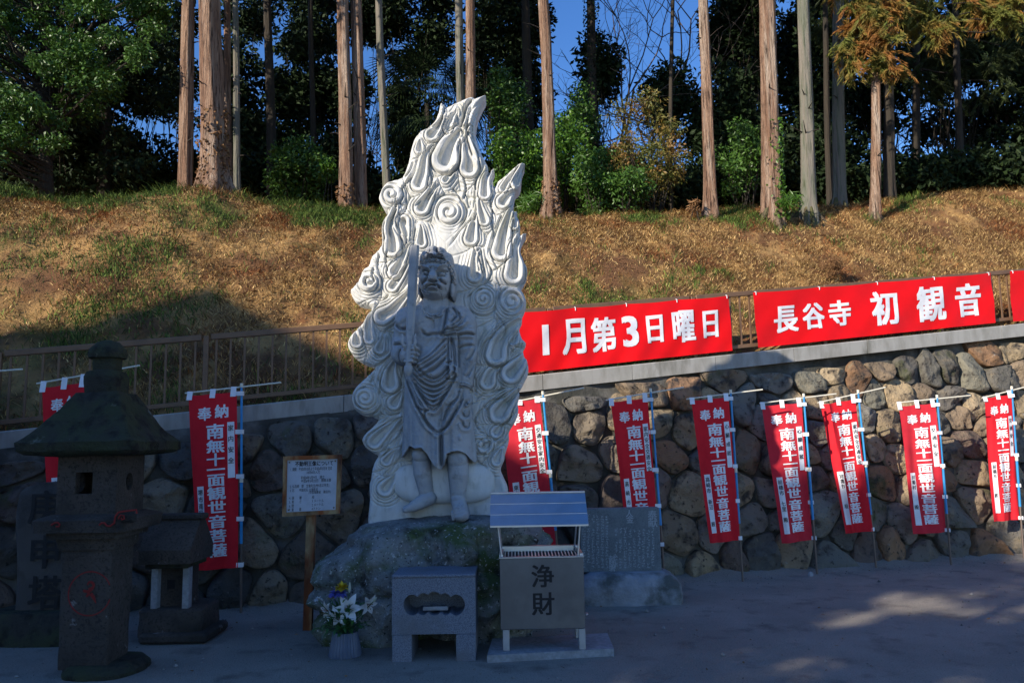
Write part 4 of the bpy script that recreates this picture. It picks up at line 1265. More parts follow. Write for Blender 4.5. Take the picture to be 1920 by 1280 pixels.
def build_lantern():
    X, Y = -3.13, 6.15
    zz = lambda py, y=6.1: P(188, py, y).z
    t = empty('stone_lantern', (X, Y, 0), 'dark weathered stone lantern with a broad hipped roof and red circle on its pillar', 'lantern')
    b = MB(); loft(b, interp_rings([(-.1, .27, .27, 3), (.03, .28, .27, 3), (.07, .24, .24, 3), (.08, .19, .19, 4)], 30), 64, (X + .09, Y), .045, 6, 3); b.build('base_stone', M['lantern_roof'], t, True)
    p0, p1 = .05, zz(1028, 5.95)
    b = MB(); loft(b, interp_rings([(p0, .175, .175, 18), (p1 * .5, .18, .18, 18), (p1 - .05, .185, .185, 18), (p1, .185, .185, 18)], 26), 96, (X, Y), .012, 7, 4); sh = b.build('pillar', M['lantern'], t, True)
    q0 = p1
    b = MB()
    z1, z2, z3, z4 = zz(1012, 5.85), zz(1000, 5.8), zz(982, 5.75), zz(965, 5.85)
    loft(b, interp_rings([(q0 - .01, .20, .20, 24), (z1, .215, .215, 24), (z1 + .004, .26, .26, 24), (z2, .265, .265, 24), (z2 + .004, .325, .325, 24), (z3 + .02, .335, .335, 24), (z3 + .035, .31, .31, 24), (z4, .25, .25, 24)], 40), 96, (X, Y), .010, 9, 5)
    plat = b.build('platform', M['lantern'], t, True)
    # fire box with its openings
    f0, f1 = z4 - .01, zz(852, 5.9)
    h = .218
    b = MB()
    def panel(mb, org, ux, hole, n=28, th=.06):
        """wall panel org + ux*u + z, hole = ('rect'|'round', cu, cz, ru, rz)"""
        nz_ = Vector((ux.y, -ux.x, 0))
        outer = []; inner = []
        kind, cu, cz, ru, rz = hole
        for k in range(n):
            a = 2 * math.pi * (k + .5) / n; ca, sa = math.cos(a), math.sin(a)
            m_ = max(abs(ca), abs(sa)); outer.append((ca / m_ * h, (f0 + f1) / 2 + sa / m_ * (f1 - f0) / 2))
            if kind == 'rect': inner.append((cu + ca / m_ * ru, cz + sa / m_ * rz))
            else: inner.append((cu + ca * ru, cz + sa * rz))
        vs = []
        for (lst, dep) in ((outer, 0), (inner, 0), (inner, th)):
            for (u, z) in lst: vs.append(org + ux * u - nz_ * dep + Vector((0, 0, z)))
        fs = []
        for k in range(n):
            k2 = (k + 1) % n
            fs.append([k, k2, n + k2, n + k]); fs.append([n + k, n + k2, 2 * n + k2, 2 * n + k])
        mb.add(vs, fs)
    zc = zz(905, 5.92)
    panel(b, Vector((X, Y - h, 0)), Vector((1, 0, 0)), ('rect', -.02, zc, .062, .078))
    panel(b, Vector((X + h, Y, 0)), Vector((0, 1, 0)), ('round', -.02, zc, .055, .066))
    panel(b, Vector((X, Y + h, 0)), Vector((-1, 0, 0)), ('rect', 0, zc, .06, .075))
    panel(b, Vector((X - h, Y, 0)), Vector((0, -1, 0)), ('round', 0, zc, .06, .07))
    b.box((X, Y, f0 + .01), (2 * h - .004, 2 * h - .004, .02)); b.box((X, Y, f1 - .01), (2 * h - .004, 2 * h - .004, .02))
    for sx in (-1, 1):
        for sy in (-1, 1): b.box((X + sx * (h - .03), Y + sy * (h - .03), (f0 + f1) / 2), (.052, .052, f1 - f0 - .04))
    b.build('fire_box', M['lantern'], t)
    # roof
    e0, e1, e2 = zz(852, 5.74), zz(826, 5.74), zz(737, 6.0)
    keys = [(f1 - .01, .24, .24, 20), (e0 + .005, .385, .385, 22), (e0 + .03, .425, .425, 22), (e1 - .005, .435, .435, 22), (e1 + .012, .415, .415, 22)]
    for i in range(1, 9):
        s = i / 8
        keys.append((e1 + .012 + (e2 - e1) * (s ** 1.12), .415 + (.165 - .415) * s - .012 * math.sin(math.pi * s), .415 + (.165 - .415) * s - .012 * math.sin(math.pi * s), 22 - 8 * s))
    b = MB(); loft(b, interp_rings(keys, 60), 240, (X, Y), .034, 6.5, 6)
    b.build('roof', M['lantern_roof'], t, True)
    # finial
    g0, g1, g2, g3 = e2, zz(694), zz(668), zz(637)
    b = MB()
    loft(b, interp_rings([(g0 - .02, .12, .12, 4), (g0 + .02, .132, .132, 4), (g1 - .05, .138, .138, 4), (g1 - .01, .12, .12, 4), (g1, .095, .095, 3), (g2 - .015, .10, .10, 2.5), (g2 - .012, .135, .135, 2), (g2 + .02, .142, .142, 2), (g2 + .06, .13, .13, 2), (g3 - .015, .075, .075, 2), (g3, .02, .02, 2)], 60), 64, (X, Y), .012, 8, 8)
    b.build('finial', M['lantern_roof'], t, True)
    # painted circle and sign
    fy = Y - .197
    def fp(px, py): q = P(px, py, fy); return Vector((q.x, fy, q.z))
    b = MB()
    c = fp(168, 1112); R = .158; n = 60
    for i in range(46):
        a0, a1 = math.radians(22 + i * 7), math.radians(22 + (i + 1) * 7)
        w = .009
        b.quad(*(c + Vector((math.cos(a) * r, 0, math.sin(a) * r)) for a, r in ((a0, R - w), (a1, R - w), (a1, R), (a0, R))))
    def stroke(pts, ws):
        p = crom(pts, 6); wv = np.interp(np.linspace(0, 1, len(p)), np.linspace(0, 1, len(ws)), ws)
        for i in range(len(p) - 1):
            d = p[i + 1] - p[i]; d = d / max(np.hypot(*d), 1e-6); nrm = np.array([-d[1], d[0]])
            q = [p[i] - nrm * wv[i], p[i + 1] - nrm * wv[i + 1], p[i + 1] + nrm * wv[i + 1], p[i] + nrm * wv[i]]
            b.quad(*(fp(*x) - Vector((0, .001 * (i % 2) + .001, 0)) for x in q))
    stroke([(164, 1096), (168, 1090), (174, 1092), (176, 1098), (171, 1102), (166, 1103)], [1.2, 2.2, 2.6, 2.4, 2, 1.4])
    stroke([(156, 1106), (162, 1108), (170, 1106), (176, 1101)], [2.4, 2.8, 2.2, 1.2])
    stroke([(167, 1106), (166, 1113), (162, 1118)], [2, 2.6, 1.6])
    stroke([(170, 1112), (175, 1118), (180, 1130)], [3.4, 3.2, .6])
    b.build('emblem', M['red_paint'], sh)
    # red cloud scrolls on the platform corners
    b = MB()
    yb = Y - .345
    def sp(px, py, yv=yb): q = P(px, py, yv); return Vector((q.x, yv, q.z))
    b.tube([sp(*q) for q in ((186, 984), (190, 980), (196, 980), (200, 985), (206, 986), (214, 980), (216, 968), (222, 960), (232, 958), (240, 957), (256, 955), (256, 962))], .007, 6)
    b.tube([sp(*q) for q in ((222, 972), (226, 965), (232, 966), (233, 972), (229, 974), (227, 970))], .006, 6)
    b.tube([sp(*q) for q in ((96, 984), (102, 980), (108, 979), (112, 983), (110, 987), (105, 986))], .007, 6)
    b.build('scroll_ornament', M['red_paint'], plat)
    orn = MB(); orn.box(sp(236, 970, yb + .035), (.15, .05, .075), None, .02); orn.build('corner_scroll', M['lantern'], plat)

def build_monument():
    Yf = 7.12
    t = empty('inscribed_stele', P(75, 1215, Yf + .1), 'round topped dark stone slab with big black characters standing behind the lantern', 'monument')
    q = lambda px, py, y=Yf: P(px, py, y)
    l, r_ = q(24, 1000).x, q(148, 1000).x
    cx = (l + r_) / 2; hw = (r_ - l) / 2
    z0, z1 = q(75, 1146).z, q(75, 905).z
    rows = 26; n = 2
    prof = []
    for i in range(rows + 1):
        s = i / rows; z = z0 + (z1 - z0) * s
        w = hw * (.86 + .14 * min(1, s * 1.4)) * (math.sqrt(max(0, 1 - max(0, (s - .86) / .14) ** 2.4)) * .55 + .45 if s > .86 else 1)
        prof.append((z, w * (1 if s < 1 else .80), .13 * (1 if s < .93 else .75), 6))
    b = MB(); loft(b, prof, 72, (cx, Yf + .13), .018, 5, 21); b.build('slab', mat_noise('stele_stone', [((.075, .068, .063), 4, .4, .6), ((.034, .031, .029), 3, .5, .68)], (.088, .08, .073), .95, .7, 50, .01), t, True)
    b = MB(); loft(b, interp_rings([(-.1, .50, .36, 4), (.05, .50, .36, 4), (z0 - .06, .45, .32, 4), (z0 + .01, .40, .28, 4)], 24), 72, (cx - .02, Yf + .12), .06, 3, 22); b.build('foot_rock', M['lantern_roof'], t, True)
    b = MB()
    yy = Yf - .028
    for ch, px, py in (('庚', 84, 950), ('申', 84, 1034), ('塔', 84, 1110)):
        c = q(px, py, yy)
        put_text(b, ch, c.x, c.z, .30, .30, lambda x, z, e=0: Vector((x, yy - e, z)), .02)
    b.build('lettering', M['black_ink'], t)

def build_shrine():
    Yf = 6.98
    q = lambda px, py, y=Yf: P(px, py, y)
    t = empty('stone_shrine', q(318, 1205), 'little stone shrine with pale square posts and a slab roof beside the lantern', 'shrine')
    def span(p0, p1, t0, t1, y0, y1, mb, bev=.008, rough=True):
        a, c = q(p0, t1, y0), q(p1, t0, y0)
        mb.box(((a.x + c.x) / 2, (y0 + y1) / 2, (a.z + c.z) / 2), (c.x - a.x, y1 - y0, c.z - a.z), None, bev)
    b = MB(); span(257, 386, 1187, 1208, 6.88, 7.42, b, .02); b.build('ground_slab', M['lantern'], t)
    b = MB()
    a, c = q(262, 1190), q(370, 1140)
    loft(b, interp_rings([(a.z - .02, .27, .27, 7), (a.z + .05, .28, .27, 7), (c.z - .02, .27, .26, 7), (c.z, .25, .24, 7)], 30), 64, ((a.x + c.x) / 2, Yf + .24), .02, 6, 31)
    b.build('pedestal', M['lantern'], t, True)
    for p0 in (281, 340):
        b = MB(); span(p0, p0 + 15, 1062, 1142, Yf + .02, Yf + .10, b, .006); b.build('post', M['pale_slab'], t)
    b = MB(); span(286, 352, 1060, 1141, Yf + .14, Yf + .40, b, .006); bx = b.build('chamber', M['lantern'], t)
    b = MB(); span(313, 328, 1086, 1103, Yf + .134, Yf + .137, b, 0); b.build('opening', M['black_ink'], bx)  # thin black plate; the dark inside the hollow is painted by its colour
    # roof: gable with the ridge across, thick eaves
    e0, e1, rz = q(300, 1056).z, q(300, 1030).z, q(300, 976).z
    xl, xr = q(266, 1030).x, q(362, 1030).x
    pr = [(Yf - .05, e0), (Yf - .06, e1), (Yf + .15, rz), (Yf + .25, rz), (Yf + .46, e1), (Yf + .45, e0)]
    b = MB(); b.prism([(0, y, z) for y, z in pr], Vector((xl, 0, 0)), Vector((xr, 0, 0)))
    b.box(((xl + xr) / 2, Yf + .20, rz + .02), (xr - xl + .05, .15, .05), None, .012)
    rf = b.build('roof', M['lantern'], t)
    b = MB(); b.box(((xl + xr) / 2, Yf + .20, e0 - .022), (xr - xl - .07, .42, .04), None, .006); b.build('eave_board', M['lantern_roof'], rf)

def build_sign():
    Yb = 7.32
    t = empty('notice_board', G(577, 1181), 'small white notice board in a rusty frame on a rusty stake', 'sign')
    bl, br, tl, tr = (P(530, 968, Yb), P(637, 962, Yb), P(532, 855, Yb), P(641, 852, Yb))
    def bp(u, v, d=0.0):
        p = (tl * (1 - u) + tr * u) * (1 - v) + (bl * (1 - u) + br * u) * v
        return p + Vector((0, -d, 0))
    def slab(mb, u0, u1, v0, v1, d0, d1):
        vs = [bp(u, v, d) for d in (d0, d1) for (u, v) in ((u0, v0), (u1, v0), (u1, v1), (u0, v1))]
        mb.add(vs, [[3, 2, 1, 0], [4, 5, 6, 7], [0, 1, 5, 4], [1, 2, 6, 5], [2, 3, 7, 6], [3, 0, 4, 7]])
    b = MB(); slab(b, .02, .98, .02, .98, -.014, .004); b.build('panel', M['board'], t)
    b = MB(); e = .068
    slab(b, 0, 1, 0, e, -.016, .018); slab(b, 0, 1, 1 - e, 1, -.016, .018); slab(b, 0, e, e, 1 - e, -.016, .0165); slab(b, 1 - e, 1, e, 1 - e, -.016, .0165)
    b.build('frame', M['rust'], t)
    b = MB()
    for u in (.105, .895):
        for v in (.105, .895):
            c = bp(u, v, .006); b.tube([c, c + Vector((0, -.006, 0))], .008, 10)
    b.build('nail', M['pole_steel'], t)
    f0, f1 = P(577, 1184, Yb + .04), P(584, 960, Yb + .04)
    f0 = f0 + (f0 - f1) * (f0.z + .1) / max(f1.z - f0.z, .1)
    b = MB(); w = .038
    vs = [f + Vector((sx * w, sy * .03, 0)) for f in (f0, f1) for sx, sy in ((-1, -1), (1, -1), (1, 1), (-1, 1))]
    b.add(vs, [[3, 2, 1, 0], [4, 5, 6, 7], [0, 1, 5, 4], [1, 2, 6, 5], [2, 3, 7, 6], [3, 0, 4, 7]])
    b.build('stake', M['rust'], t)
    b = MB()
    fn = lambda x, y, e=0: bp(x, y, .0065 + e)
    lines = [('不動明王像について', .53, .135, .074, .09, .02, 'CENTER'),
             ('1. 期間　平成5年10月より平成6年3月末 完成', .12, .225, .0365, .066, .008, 'LEFT'), ('10月8日入刀', .52, .285, .043, .056, .008, 'CENTER'),
             ('平成6年5月9日　建立', .51, .37, .044, .060, .008, 'CENTER'), ('平成6年5月22日　開眼法要', .57, .425, .044, .060, .008, 'CENTER'),
             ('2. 仏石師　鄭　文倫先生(他5名の先生)', .12, .51, .040, .060, .008, 'LEFT'), ('3. 石　　中国花石 白御影石', .12, .575, .040, .060, .008, 'LEFT'), ('(中国福建省　莆田市)', .64, .625, .040, .056, .008, 'CENTER'),
             ('4. 運　　搬　　　　船', .11, .70, .044, .058, .008, 'LEFT'), ('5. 高　　さ　　　　5 メートル', .11, .765, .044, .058, .008, 'LEFT'), ('6. 間　　　　　　　2 メートル', .11, .83, .044, .058, .008, 'LEFT'), ('7. 重　　量　　　　4 7 トン', .11, .895, .044, .058, .008, 'LEFT')]
    for s, x, y, w_, h_, bo, al in lines: put_text(b, s, x, y, w_, -h_, fn, bo if y < .2 else 0, al)
    b.build('lettering', M['black_ink'], t)

def build_firebox():
    t = empty('incense_altar', (P(813, 1240, 6.25).x, 6.4, 0), 'grey granite altar block with a cloud shaped opening on two square legs', 'altar')
    Yf = 6.24
    q = lambda px, py: P(px, py, Yf)
    x0, x1 = q(735, 1190).x, q(892, 1190).x
    zt, zm = q(813, 1082).z, q(813, 1188).z
    # front with the cloud-shaped hole
    def cloud(px, py):
        return q(px, py)
    hole = []
    lob = [((771, 1133), 16, 100, 262), ((789, 1146), 0, 0, 0)]
    pts = [(757, 1128), (761, 1120), (768, 1115), (776, 1114), (783, 1118), (788, 1113), (795, 1111), (803, 1114), (807, 1110), (814, 1108.5), (821, 1110), (826, 1114), (833, 1111), (840, 1113), (845, 1118), (852, 1114), (860, 1115), (867, 1120), (871, 1128),
           (871, 1138), (867, 1147), (860, 1152), (852, 1153), (845, 1149), (839, 1152), (832, 1152), (826, 1148), (820, 1152), (814, 1153), (808, 1152), (802, 1148), (796, 1152), (789, 1152), (783, 1149), (776, 1153), (768, 1152), (761, 1147), (757, 1138)]
    cc = crom(pts, 4, True)
    n = len(cc)
    inner = [q(*c) for c in cc]
    cx, cz = q(814, 1132).x, q(814, 1132).z
    from mathutils.geometry import tessellate_polygon
    outer = [Vector((x0, Yf, zm)), Vector((x1, Yf, zm)), Vector((x1, Yf, zt)), Vector((x0, Yf, zt))]
    D = .42
    tri = tessellate_polygon([[Vector((p.x, p.z, 0)) for p in outer], [Vector((p.x, p.z, 0)) for p in inner]])
    vs = outer + inner + [Vector((p.x, Yf + .3, p.z)) for p in inner] + [Vector((p.x, Yf + D, p.z)) for p in outer]
    fs = []
    for a_ in tri:
        e1, e2 = vs[a_[1]] - vs[a_[0]], vs[a_[2]] - vs[a_[0]]
        fs.append(list(a_) if e1.cross(e2).y < 0 else list(a_)[::-1])
    o = 4
    for i in range(n):
        j = (i + 1) % n
        fs.append([o + i, o + j, o + n + j, o + n + i])
    fs.append([o + n + i for i in range(n)])
    k = o + 2 * n
    for i in range(4): fs.append([(i + 1) % 4, i, k + i, k + (i + 1) % 4])
    fs.append([k + 3, k + 2, k + 1, k])
    b = MB(); b.add(vs, fs); b.build('block', M['granite'], t)
    b = MB(); b.box(((x0 + x1) / 2, Yf + D / 2 - .004, zt + .012), (x1 - x0 + .006, D + .012, .022), None, .006); b.build('top_slab', M['granite'], t)
    for a, c in ((735, 772), (855, 892)):
        b = MB(); xa, xc = q(a, 1215).x, q(c, 1215).x
        b.box(((xa + xc) / 2, Yf + D / 2, (zm - .003) / 2 - .02), (xc - xa, D, zm + .037), None, .005); b.build('leg', M['granite'], t)
    tray = MB(); a = q(815, 1147); tray.box((a.x, Yf + .10, a.z + .008), (.19, .10, .012), None, .003); tray.box((a.x, Yf + .055, a.z + .02), (.19, .012, .022), None, .003)
    o = tray.build('ash_tray', M['pale_slab']); tag(o, 'small pale tray lying inside the cloud shaped opening of the altar', 'tray')

def build_offering_box():
    Yf = 6.27
    q = lambda px, py, y=Yf: P(px, py, y)
    pad = MB()
    a, c = G(914, 1243), G(1150, 1229)
    vs = [Vector((-.225, 6.17, 0)), Vector((.73, 6.30, 0)), Vector((.74, 6.80, 0)), Vector((-.20, 6.68, 0))]
    pad.prism(vs, Vector((0, 0, -.03)), Vector((0, 0, .055)))
    o = pad.build('paving_slab', M['pale_slab']); tag(o, 'flat pale stone slab lying under the steel offertory box', 'slab')
    x0, x1 = q(937.5, 1110).x, q(1095.5, 1110).x
    zt, zb = q(1016, 1045).z, q(1016, 1179).z
    D = .42
    t = empty('offertory_box', ((x0 + x1) / 2, Yf + D / 2, .055), 'stainless steel offertory box on legs with a sloping roof and two black characters', 'offertory box')
    b = MB(); th = .012
    b.box(((x0 + x1) / 2, Yf + th / 2, (zt + zb) / 2), (x1 - x0, th, zt - zb), None, .004)
    b.box(((x0 + x1) / 2, Yf + D - th / 2, (zt + zb) / 2), (x1 - x0, th, zt - zb), None, .004)
    for x in (x0 + th / 2, x1 - th / 2): b.box((x, Yf + D / 2, (zt + zb) / 2), (th, D - 2 * th - .002, zt - zb - .002), None, .003)
    b.box(((x0 + x1) / 2, Yf + D / 2, zb + .02), (x1 - x0 - 2 * th - .002, D - 2 * th - .002, .01))
    body = b.build('body', M['steel'], t)
    b = MB(); rim = .03
    b.box(((x0 + x1) / 2, Yf + .012, zt + .004), (x1 - x0 + .01, .034, .012), None, .003)
    b.box(((x0 + x1) / 2, Yf + D - .012, zt + .02), (x1 - x0 + .01, .034, .045), None, .003)
    for x in (x0 + .012, x1 - .012): b.box((x, Yf + D / 2, zt + .012), (.03, D - .06, .03), None, .003)
    b.build('rim', M['steel_roof'], body)
    b = MB(); n = 22
    for i in range(n):
        x = x0 + .04 + (x1 - x0 - .08) * i / (n - 1); b.tube([(x, Yf + .03, zt - .012), (x, Yf + D - .03, zt - .002)], .0055, 6)
    b.build('grille', M['steel_roof'], body)
    b = MB()
    yy = Yf - .002
    for ch, px, py in (('浄', 1017.5, 1079), ('財', 1018.5, 1131)):
        c = q(px, py, yy); put_text(b, ch, c.x, c.z, .178, .178, lambda x, z, e=0: Vector((x, yy - e, z)), .022)
    b.build('lettering', M['black_ink'], body)
    k = MB(); c = q(1100, 1150, Yf + .1); k.box((c.x + .0, Yf + .1, c.z), (.02, .05, .012), None, .003); k.build('latch', M['steel_roof'], body)
    for px in (942.5, 1085.5):
        for y in (Yf + .03, Yf + D - .03):
            b = MB(); xa = q(px, 1200).x; b.box((xa + .026, y, (zb + .055) / 2), (.05, .04, zb - .055), None, .004); b.build('leg', M['steel_leg'], t)
    # roof on four thin stays
    ef = q(1010, 984, Yf - .06).z; er = q(1010, 924, Yf + .20).z
    xa, xb = q(919, 970, Yf).x, q(1102, 970, Yf).x
    b = MB()
    steps = 3
    ys = [Yf - .06, Yf + .027, Yf + .113, Yf + .20]; zs = [ef, ef + (er - ef) * .34, ef + (er - ef) * .67, er]
    for i in range(3):
        y0, y1, z0, z1 = ys[i], ys[i + 1], zs[i], zs[i + 1]
        lift = .001
        b.prism([(0, y0, z0 - .012), (0, y0, z0 + lift), (0, y1 - .005, z1 - .002), (0, y1 - .005, z1 - .014)], Vector((xa, 0, 0)), Vector((xb, 0, 0)))
        Y0, Y1 = 2 * (Yf + .205) - y0, 2 * (Yf + .205) - y1
        b.prism([(0, Y0, z0 - .012), (0, Y0, z0 + lift), (0, Y1 + .005, z1 - .002), (0, Y1 + .005, z1 - .014)][::-1], Vector((xa, 0, 0)), Vector((xb, 0, 0)))
    b.box(((xa + xb) / 2, Yf + .205, er + .006), (xb - xa, .03, .012), None, .003)
    b.build('roof', M['steel_roof'], t)
    for (px0, px1) in ((932, 940), (1089, 1084)):
        for (dy, dz) in ((.03, 0), (D - .03, 0)):
            b = MB(); b.tube([Vector((q(px1, 1045).x, Yf + dy, zt)), Vector((q(px0, 985).x, Yf + dy * .75 + .03, ef + .03 + (.03 if dy > .1 else 0)))], .007, 8); b.build('stay', M['steel_roof'], t)

def build_tablet():
    Yf = 8.36
    q = lambda px, py, y=Yf: P(px, py, y)
    t = empty('donor_tablet', (q(1180, 1130).x, Yf + .2, 0), 'dark grey engraved granite tablet set on a rough pale stone foot', 'monument')
    x0, x1 = q(1088, 1010).x, q(1238, 1010).x
    z0, z1 = q(1180, 1071).z, q(1180, 952).z
    b = MB(); b.box(((x0 + x1) / 2, Yf + .07, (z0 + z1) / 2), (x1 - x0, .14, z1 - z0), None, .006); sl = b.build('tablet', M['granite_dark'], t)
    b = MB()
    cx0, cx1 = q(1084, 1100).x, q(1273, 1100).x
    hz = z0
    loft(b, interp_rings([(-.08, (cx1 - cx0) / 2, .27, 6), (.08, (cx1 - cx0) / 2 + .01, .27, 6), (hz * .62, (cx1 - cx0) / 2, .265, 5), (hz * .9, (cx1 - cx0) / 2 - .05, .23, 4), (hz + .005, (cx1 - cx0) / 2 - .12, .18, 4)], 40), 96, ((cx0 + cx1) / 2, Yf + .06), .03, 5, 41)
    b.build('foot', M['granite_rough'], t, True)
    b = MB(); yy = Yf - .0025
    fn = lambda x, z, e=0: Vector((x, yy - e, z))
    for ch, px, py, s in (('奉', 1223, 965, .10), ('献', 1224, 979, .10), ('献', 1148, 1047, .075), ('納', 1148, 1057, .075), ('者', 1148, 1066, .075), ('人', 1180, 962, .08), ('金', 1181, 973, .08)):
        c = q(px, py, yy); put_text(b, ch, c.x, c.z, s, s, fn, .01)
    rnd = random.Random(5)
    # worn small engraved columns: short chisel marks
    for i in range(16):
        px = 1095 + i * 8.6
        y0 = 990 if 1150 < px else 965
        if 1143 < px < 1154: continue
        py = y0 + rnd.uniform(0, 6)
        while py < 1064:
            for _ in range(5):
                c = q(px + rnd.uniform(-2.4, 2.4), py + rnd.uniform(-1.8, 1.8), yy)
                if rnd.random() < .5: w, h = rnd.uniform(.008, .02), .0032
                else: w, h = .0032, rnd.uniform(.008, .018)
                dy = rnd.uniform(0, .0008)
                b.add([Vector((c.x - w / 2, yy - dy, c.z - h / 2)), Vector((c.x + w / 2, yy - dy, c.z - h / 2)), Vector((c.x + w / 2, yy - dy, c.z + h / 2)), Vector((c.x - w / 2, yy - dy, c.z + h / 2))], [[0, 1, 2, 3]])
            py += 5.2
            if rnd.random() < .06: py += 10
    b.build('engraving', mat_plain('chisel_grey', (.36, .40, .43), .8), sl)

# ------------------------------------------------------------------ vase and flowers
def petal(mb, base, d, up, L, W, curl=.4, n=5):
    d = d.normalized(); s = d.cross(up).normalized(); u = s.cross(d)
    vs = []
    for i in range(n + 1):
        t = i / n
        c = base + d * (L * t) + u * (math.sin(t * 1.9) * L * .28 - curl * L * t * t)
        w = W * math.sin(math.pi * min(1, .12 + t * .88)) ** .8
        vs += [c - s * w + u * w * .35, c, c + s * w + u * w * .35]
    fs = []
    for i in range(n):
        for j in (0, 1): fs.append([i * 3 + j, i * 3 + j + 1, (i + 1) * 3 + j + 1, (i + 1) * 3 + j])
    mb.add(vs, fs)

def build_flowers():
    Y = 6.45
    base = P(647, 1232, Y)
    q = lambda px, py, y=Y: P(px, py, y)
    cx = base.x
    z1 = q(645, 1183).z
    r1, r0 = (q(668, 1185).x - q(622, 1185).x) / 2, (q(677, 1230).x - q(617, 1230).x) / 2
    b = MB()
    nf = 30
    b.lathe((cx, Y, 0), [(r0 * .96, 0), (r0, .008), (r0 * .5 + r1 * .5, z1 / 2), (r1 * .99, z1 - .008), (r1, z1), (r1 * .9, z1), (r1 * .86, z1 - .03), (.01, z1 - .035)], 120, lambda a: 1 + .035 * math.cos(a * nf))
    o = b.build('flower_vase', M['vase'], None, True); tag(o, 'ribbed grey plastic flower vase standing on the ground before the boulder', 'vase')
    rnd = random.Random(9)
    mouth = Vector((cx, Y, z1 - .02))
    def stem(name_mb, to, r=.0035):
        mid = mouth * .45 + to * .55 + Vector((0, 0, .01))
        name_mb.tube([mouth + Vector((rnd.uniform(-.03, .03), rnd.uniform(-.03, .03), 0)), mid, to], r, 6)
    lil = [((653, 1141), .140, 'large white lily with open pointed petals in the middle of the bouquet', (.15, -1, .25)),
           ((637, 1151), .11, 'ruffled white lily low in the middle of the bouquet', (-.1, -1, -.1)),
           ((616, 1143), .095, 'white lily leaning out at the left of the bouquet', (-.8, -.8, -.1)),
           ((688, 1131), .105, 'drooping white lily at the right side of the bouquet', (.7, -.7, -.35))]
    for (pp, L, lab, fd) in lil:
        t = empty('white_lily', mouth, lab, 'flower', 'white lilies in the grey vase')
        c = q(*pp); f = Vector(fd).normalized()
        s = MB(); stem(s, c - f * .03); s.build('stem', M['stem_leaf'], t)
        p = MB(); a = f.orthogonal().normalized(); bb = f.cross(a)
        for k in range(6):
            an = k * math.pi / 3 + .3; rad = a * math.cos(an) + bb * math.sin(an)
            petal(p, c - f * .02, (rad * .95 + f * .42), f, L * (1 if k % 2 else .93), L * .22, .25)
        p.build('petals', M['petal_white'], t, True)
        s = MB()
        for k in range(6):
            an = k * math.pi / 3; rad = a * math.cos(an) + bb * math.sin(an)
            s.tube([c, c + f * .045 + rad * .018, c + f * .05 + rad * .026], [.0015, .0015, .004], 5)
        s.build('stamens', M['rust'], t)
    for pp, tip, lab in (((655, 1110), (656, 1092), 'tall closed pale green lily bud standing above the bouquet'), ((700, 1127), (706, 1119), 'small pinkish lily bud at the right edge of the bouquet')):
        t = empty('lily_bud', mouth, lab, 'flower')
        c, d = q(*pp), q(*tip)
        s = MB(); stem(s, c); s.build('stem', M['stem_leaf'], t)
        p = MB(); v = d - c; p.tube([c, c + v * .25, c + v * .6, d + v * .1], [.004, .012, .011, .002], 10); p.build('bud', M['bud'], t, True)
    def pom(name, pp, R, n, mt, lab, cat='flower', squash=.7):
        t = empty(name, mouth, lab, cat)
        c = q(*pp)
        s = MB(); stem(s, c); s.build('stem', M['stem_leaf'], t)
        p = MB()
        for k in range(n):
            th = rnd.uniform(0, 2 * math.pi); ph = rnd.uniform(-.3, 1.2)
            d = Vector((math.cos(th) * math.cos(ph), math.sin(th) * math.cos(ph) - .3, math.sin(ph) * squash))
            petal(p, c, d, Vector((0, 0, 1)) if abs(d.z) < .9 else Vector((1, 0, 0)), R * rnd.uniform(.7, 1.05), R * .22, .2, 3)
        p.build('petals', mt, t, True)
    pom('yellow_flower', (640, 1105), .068, 70, M['petal_yellow'], 'bright yellow flower head at the top of the bouquet')
    pom('yellow_flower', (620, 1121), .036, 36, M['petal_yellow'], 'smaller yellow flower half hidden on the left of the violet bloom')
    pom('violet_flower', (634, 1117), .085, 110, M['petal_blue'], 'violet blue flower cluster under the yellow one')
    pom('white_carnation', (597, 1125), .042, 50, M['petal_white'], 'small ruffled white carnation sticking out at far left of the bouquet')
    t = empty('bouquet_greenery', mouth, 'dark green leaves filling the neck of the flower vase', 'foliage')
    p = MB()
    for k in range(190):
        th = rnd.uniform(0, 2 * math.pi); ph = rnd.uniform(.15, 1.45)
        d = Vector((math.cos(th) * math.cos(ph) * .95, math.sin(th) * math.cos(ph) * .7, math.sin(ph)))
        st_ = mouth + d * rnd.uniform(.02, .22)
        dd = (d + Vector((rnd.uniform(-.5, .5), rnd.uniform(-.5, .5), rnd.uniform(-.5, .2)))).normalized()
        petal(p, st_, dd, Vector((0, 0, 1)) if abs(dd.z) < .95 else Vector((1, 0, 0)), rnd.uniform(.05, .11), rnd.uniform(.008, .017), .5, 3)
    p.build('leaves', M['stem_leaf'], t, True)

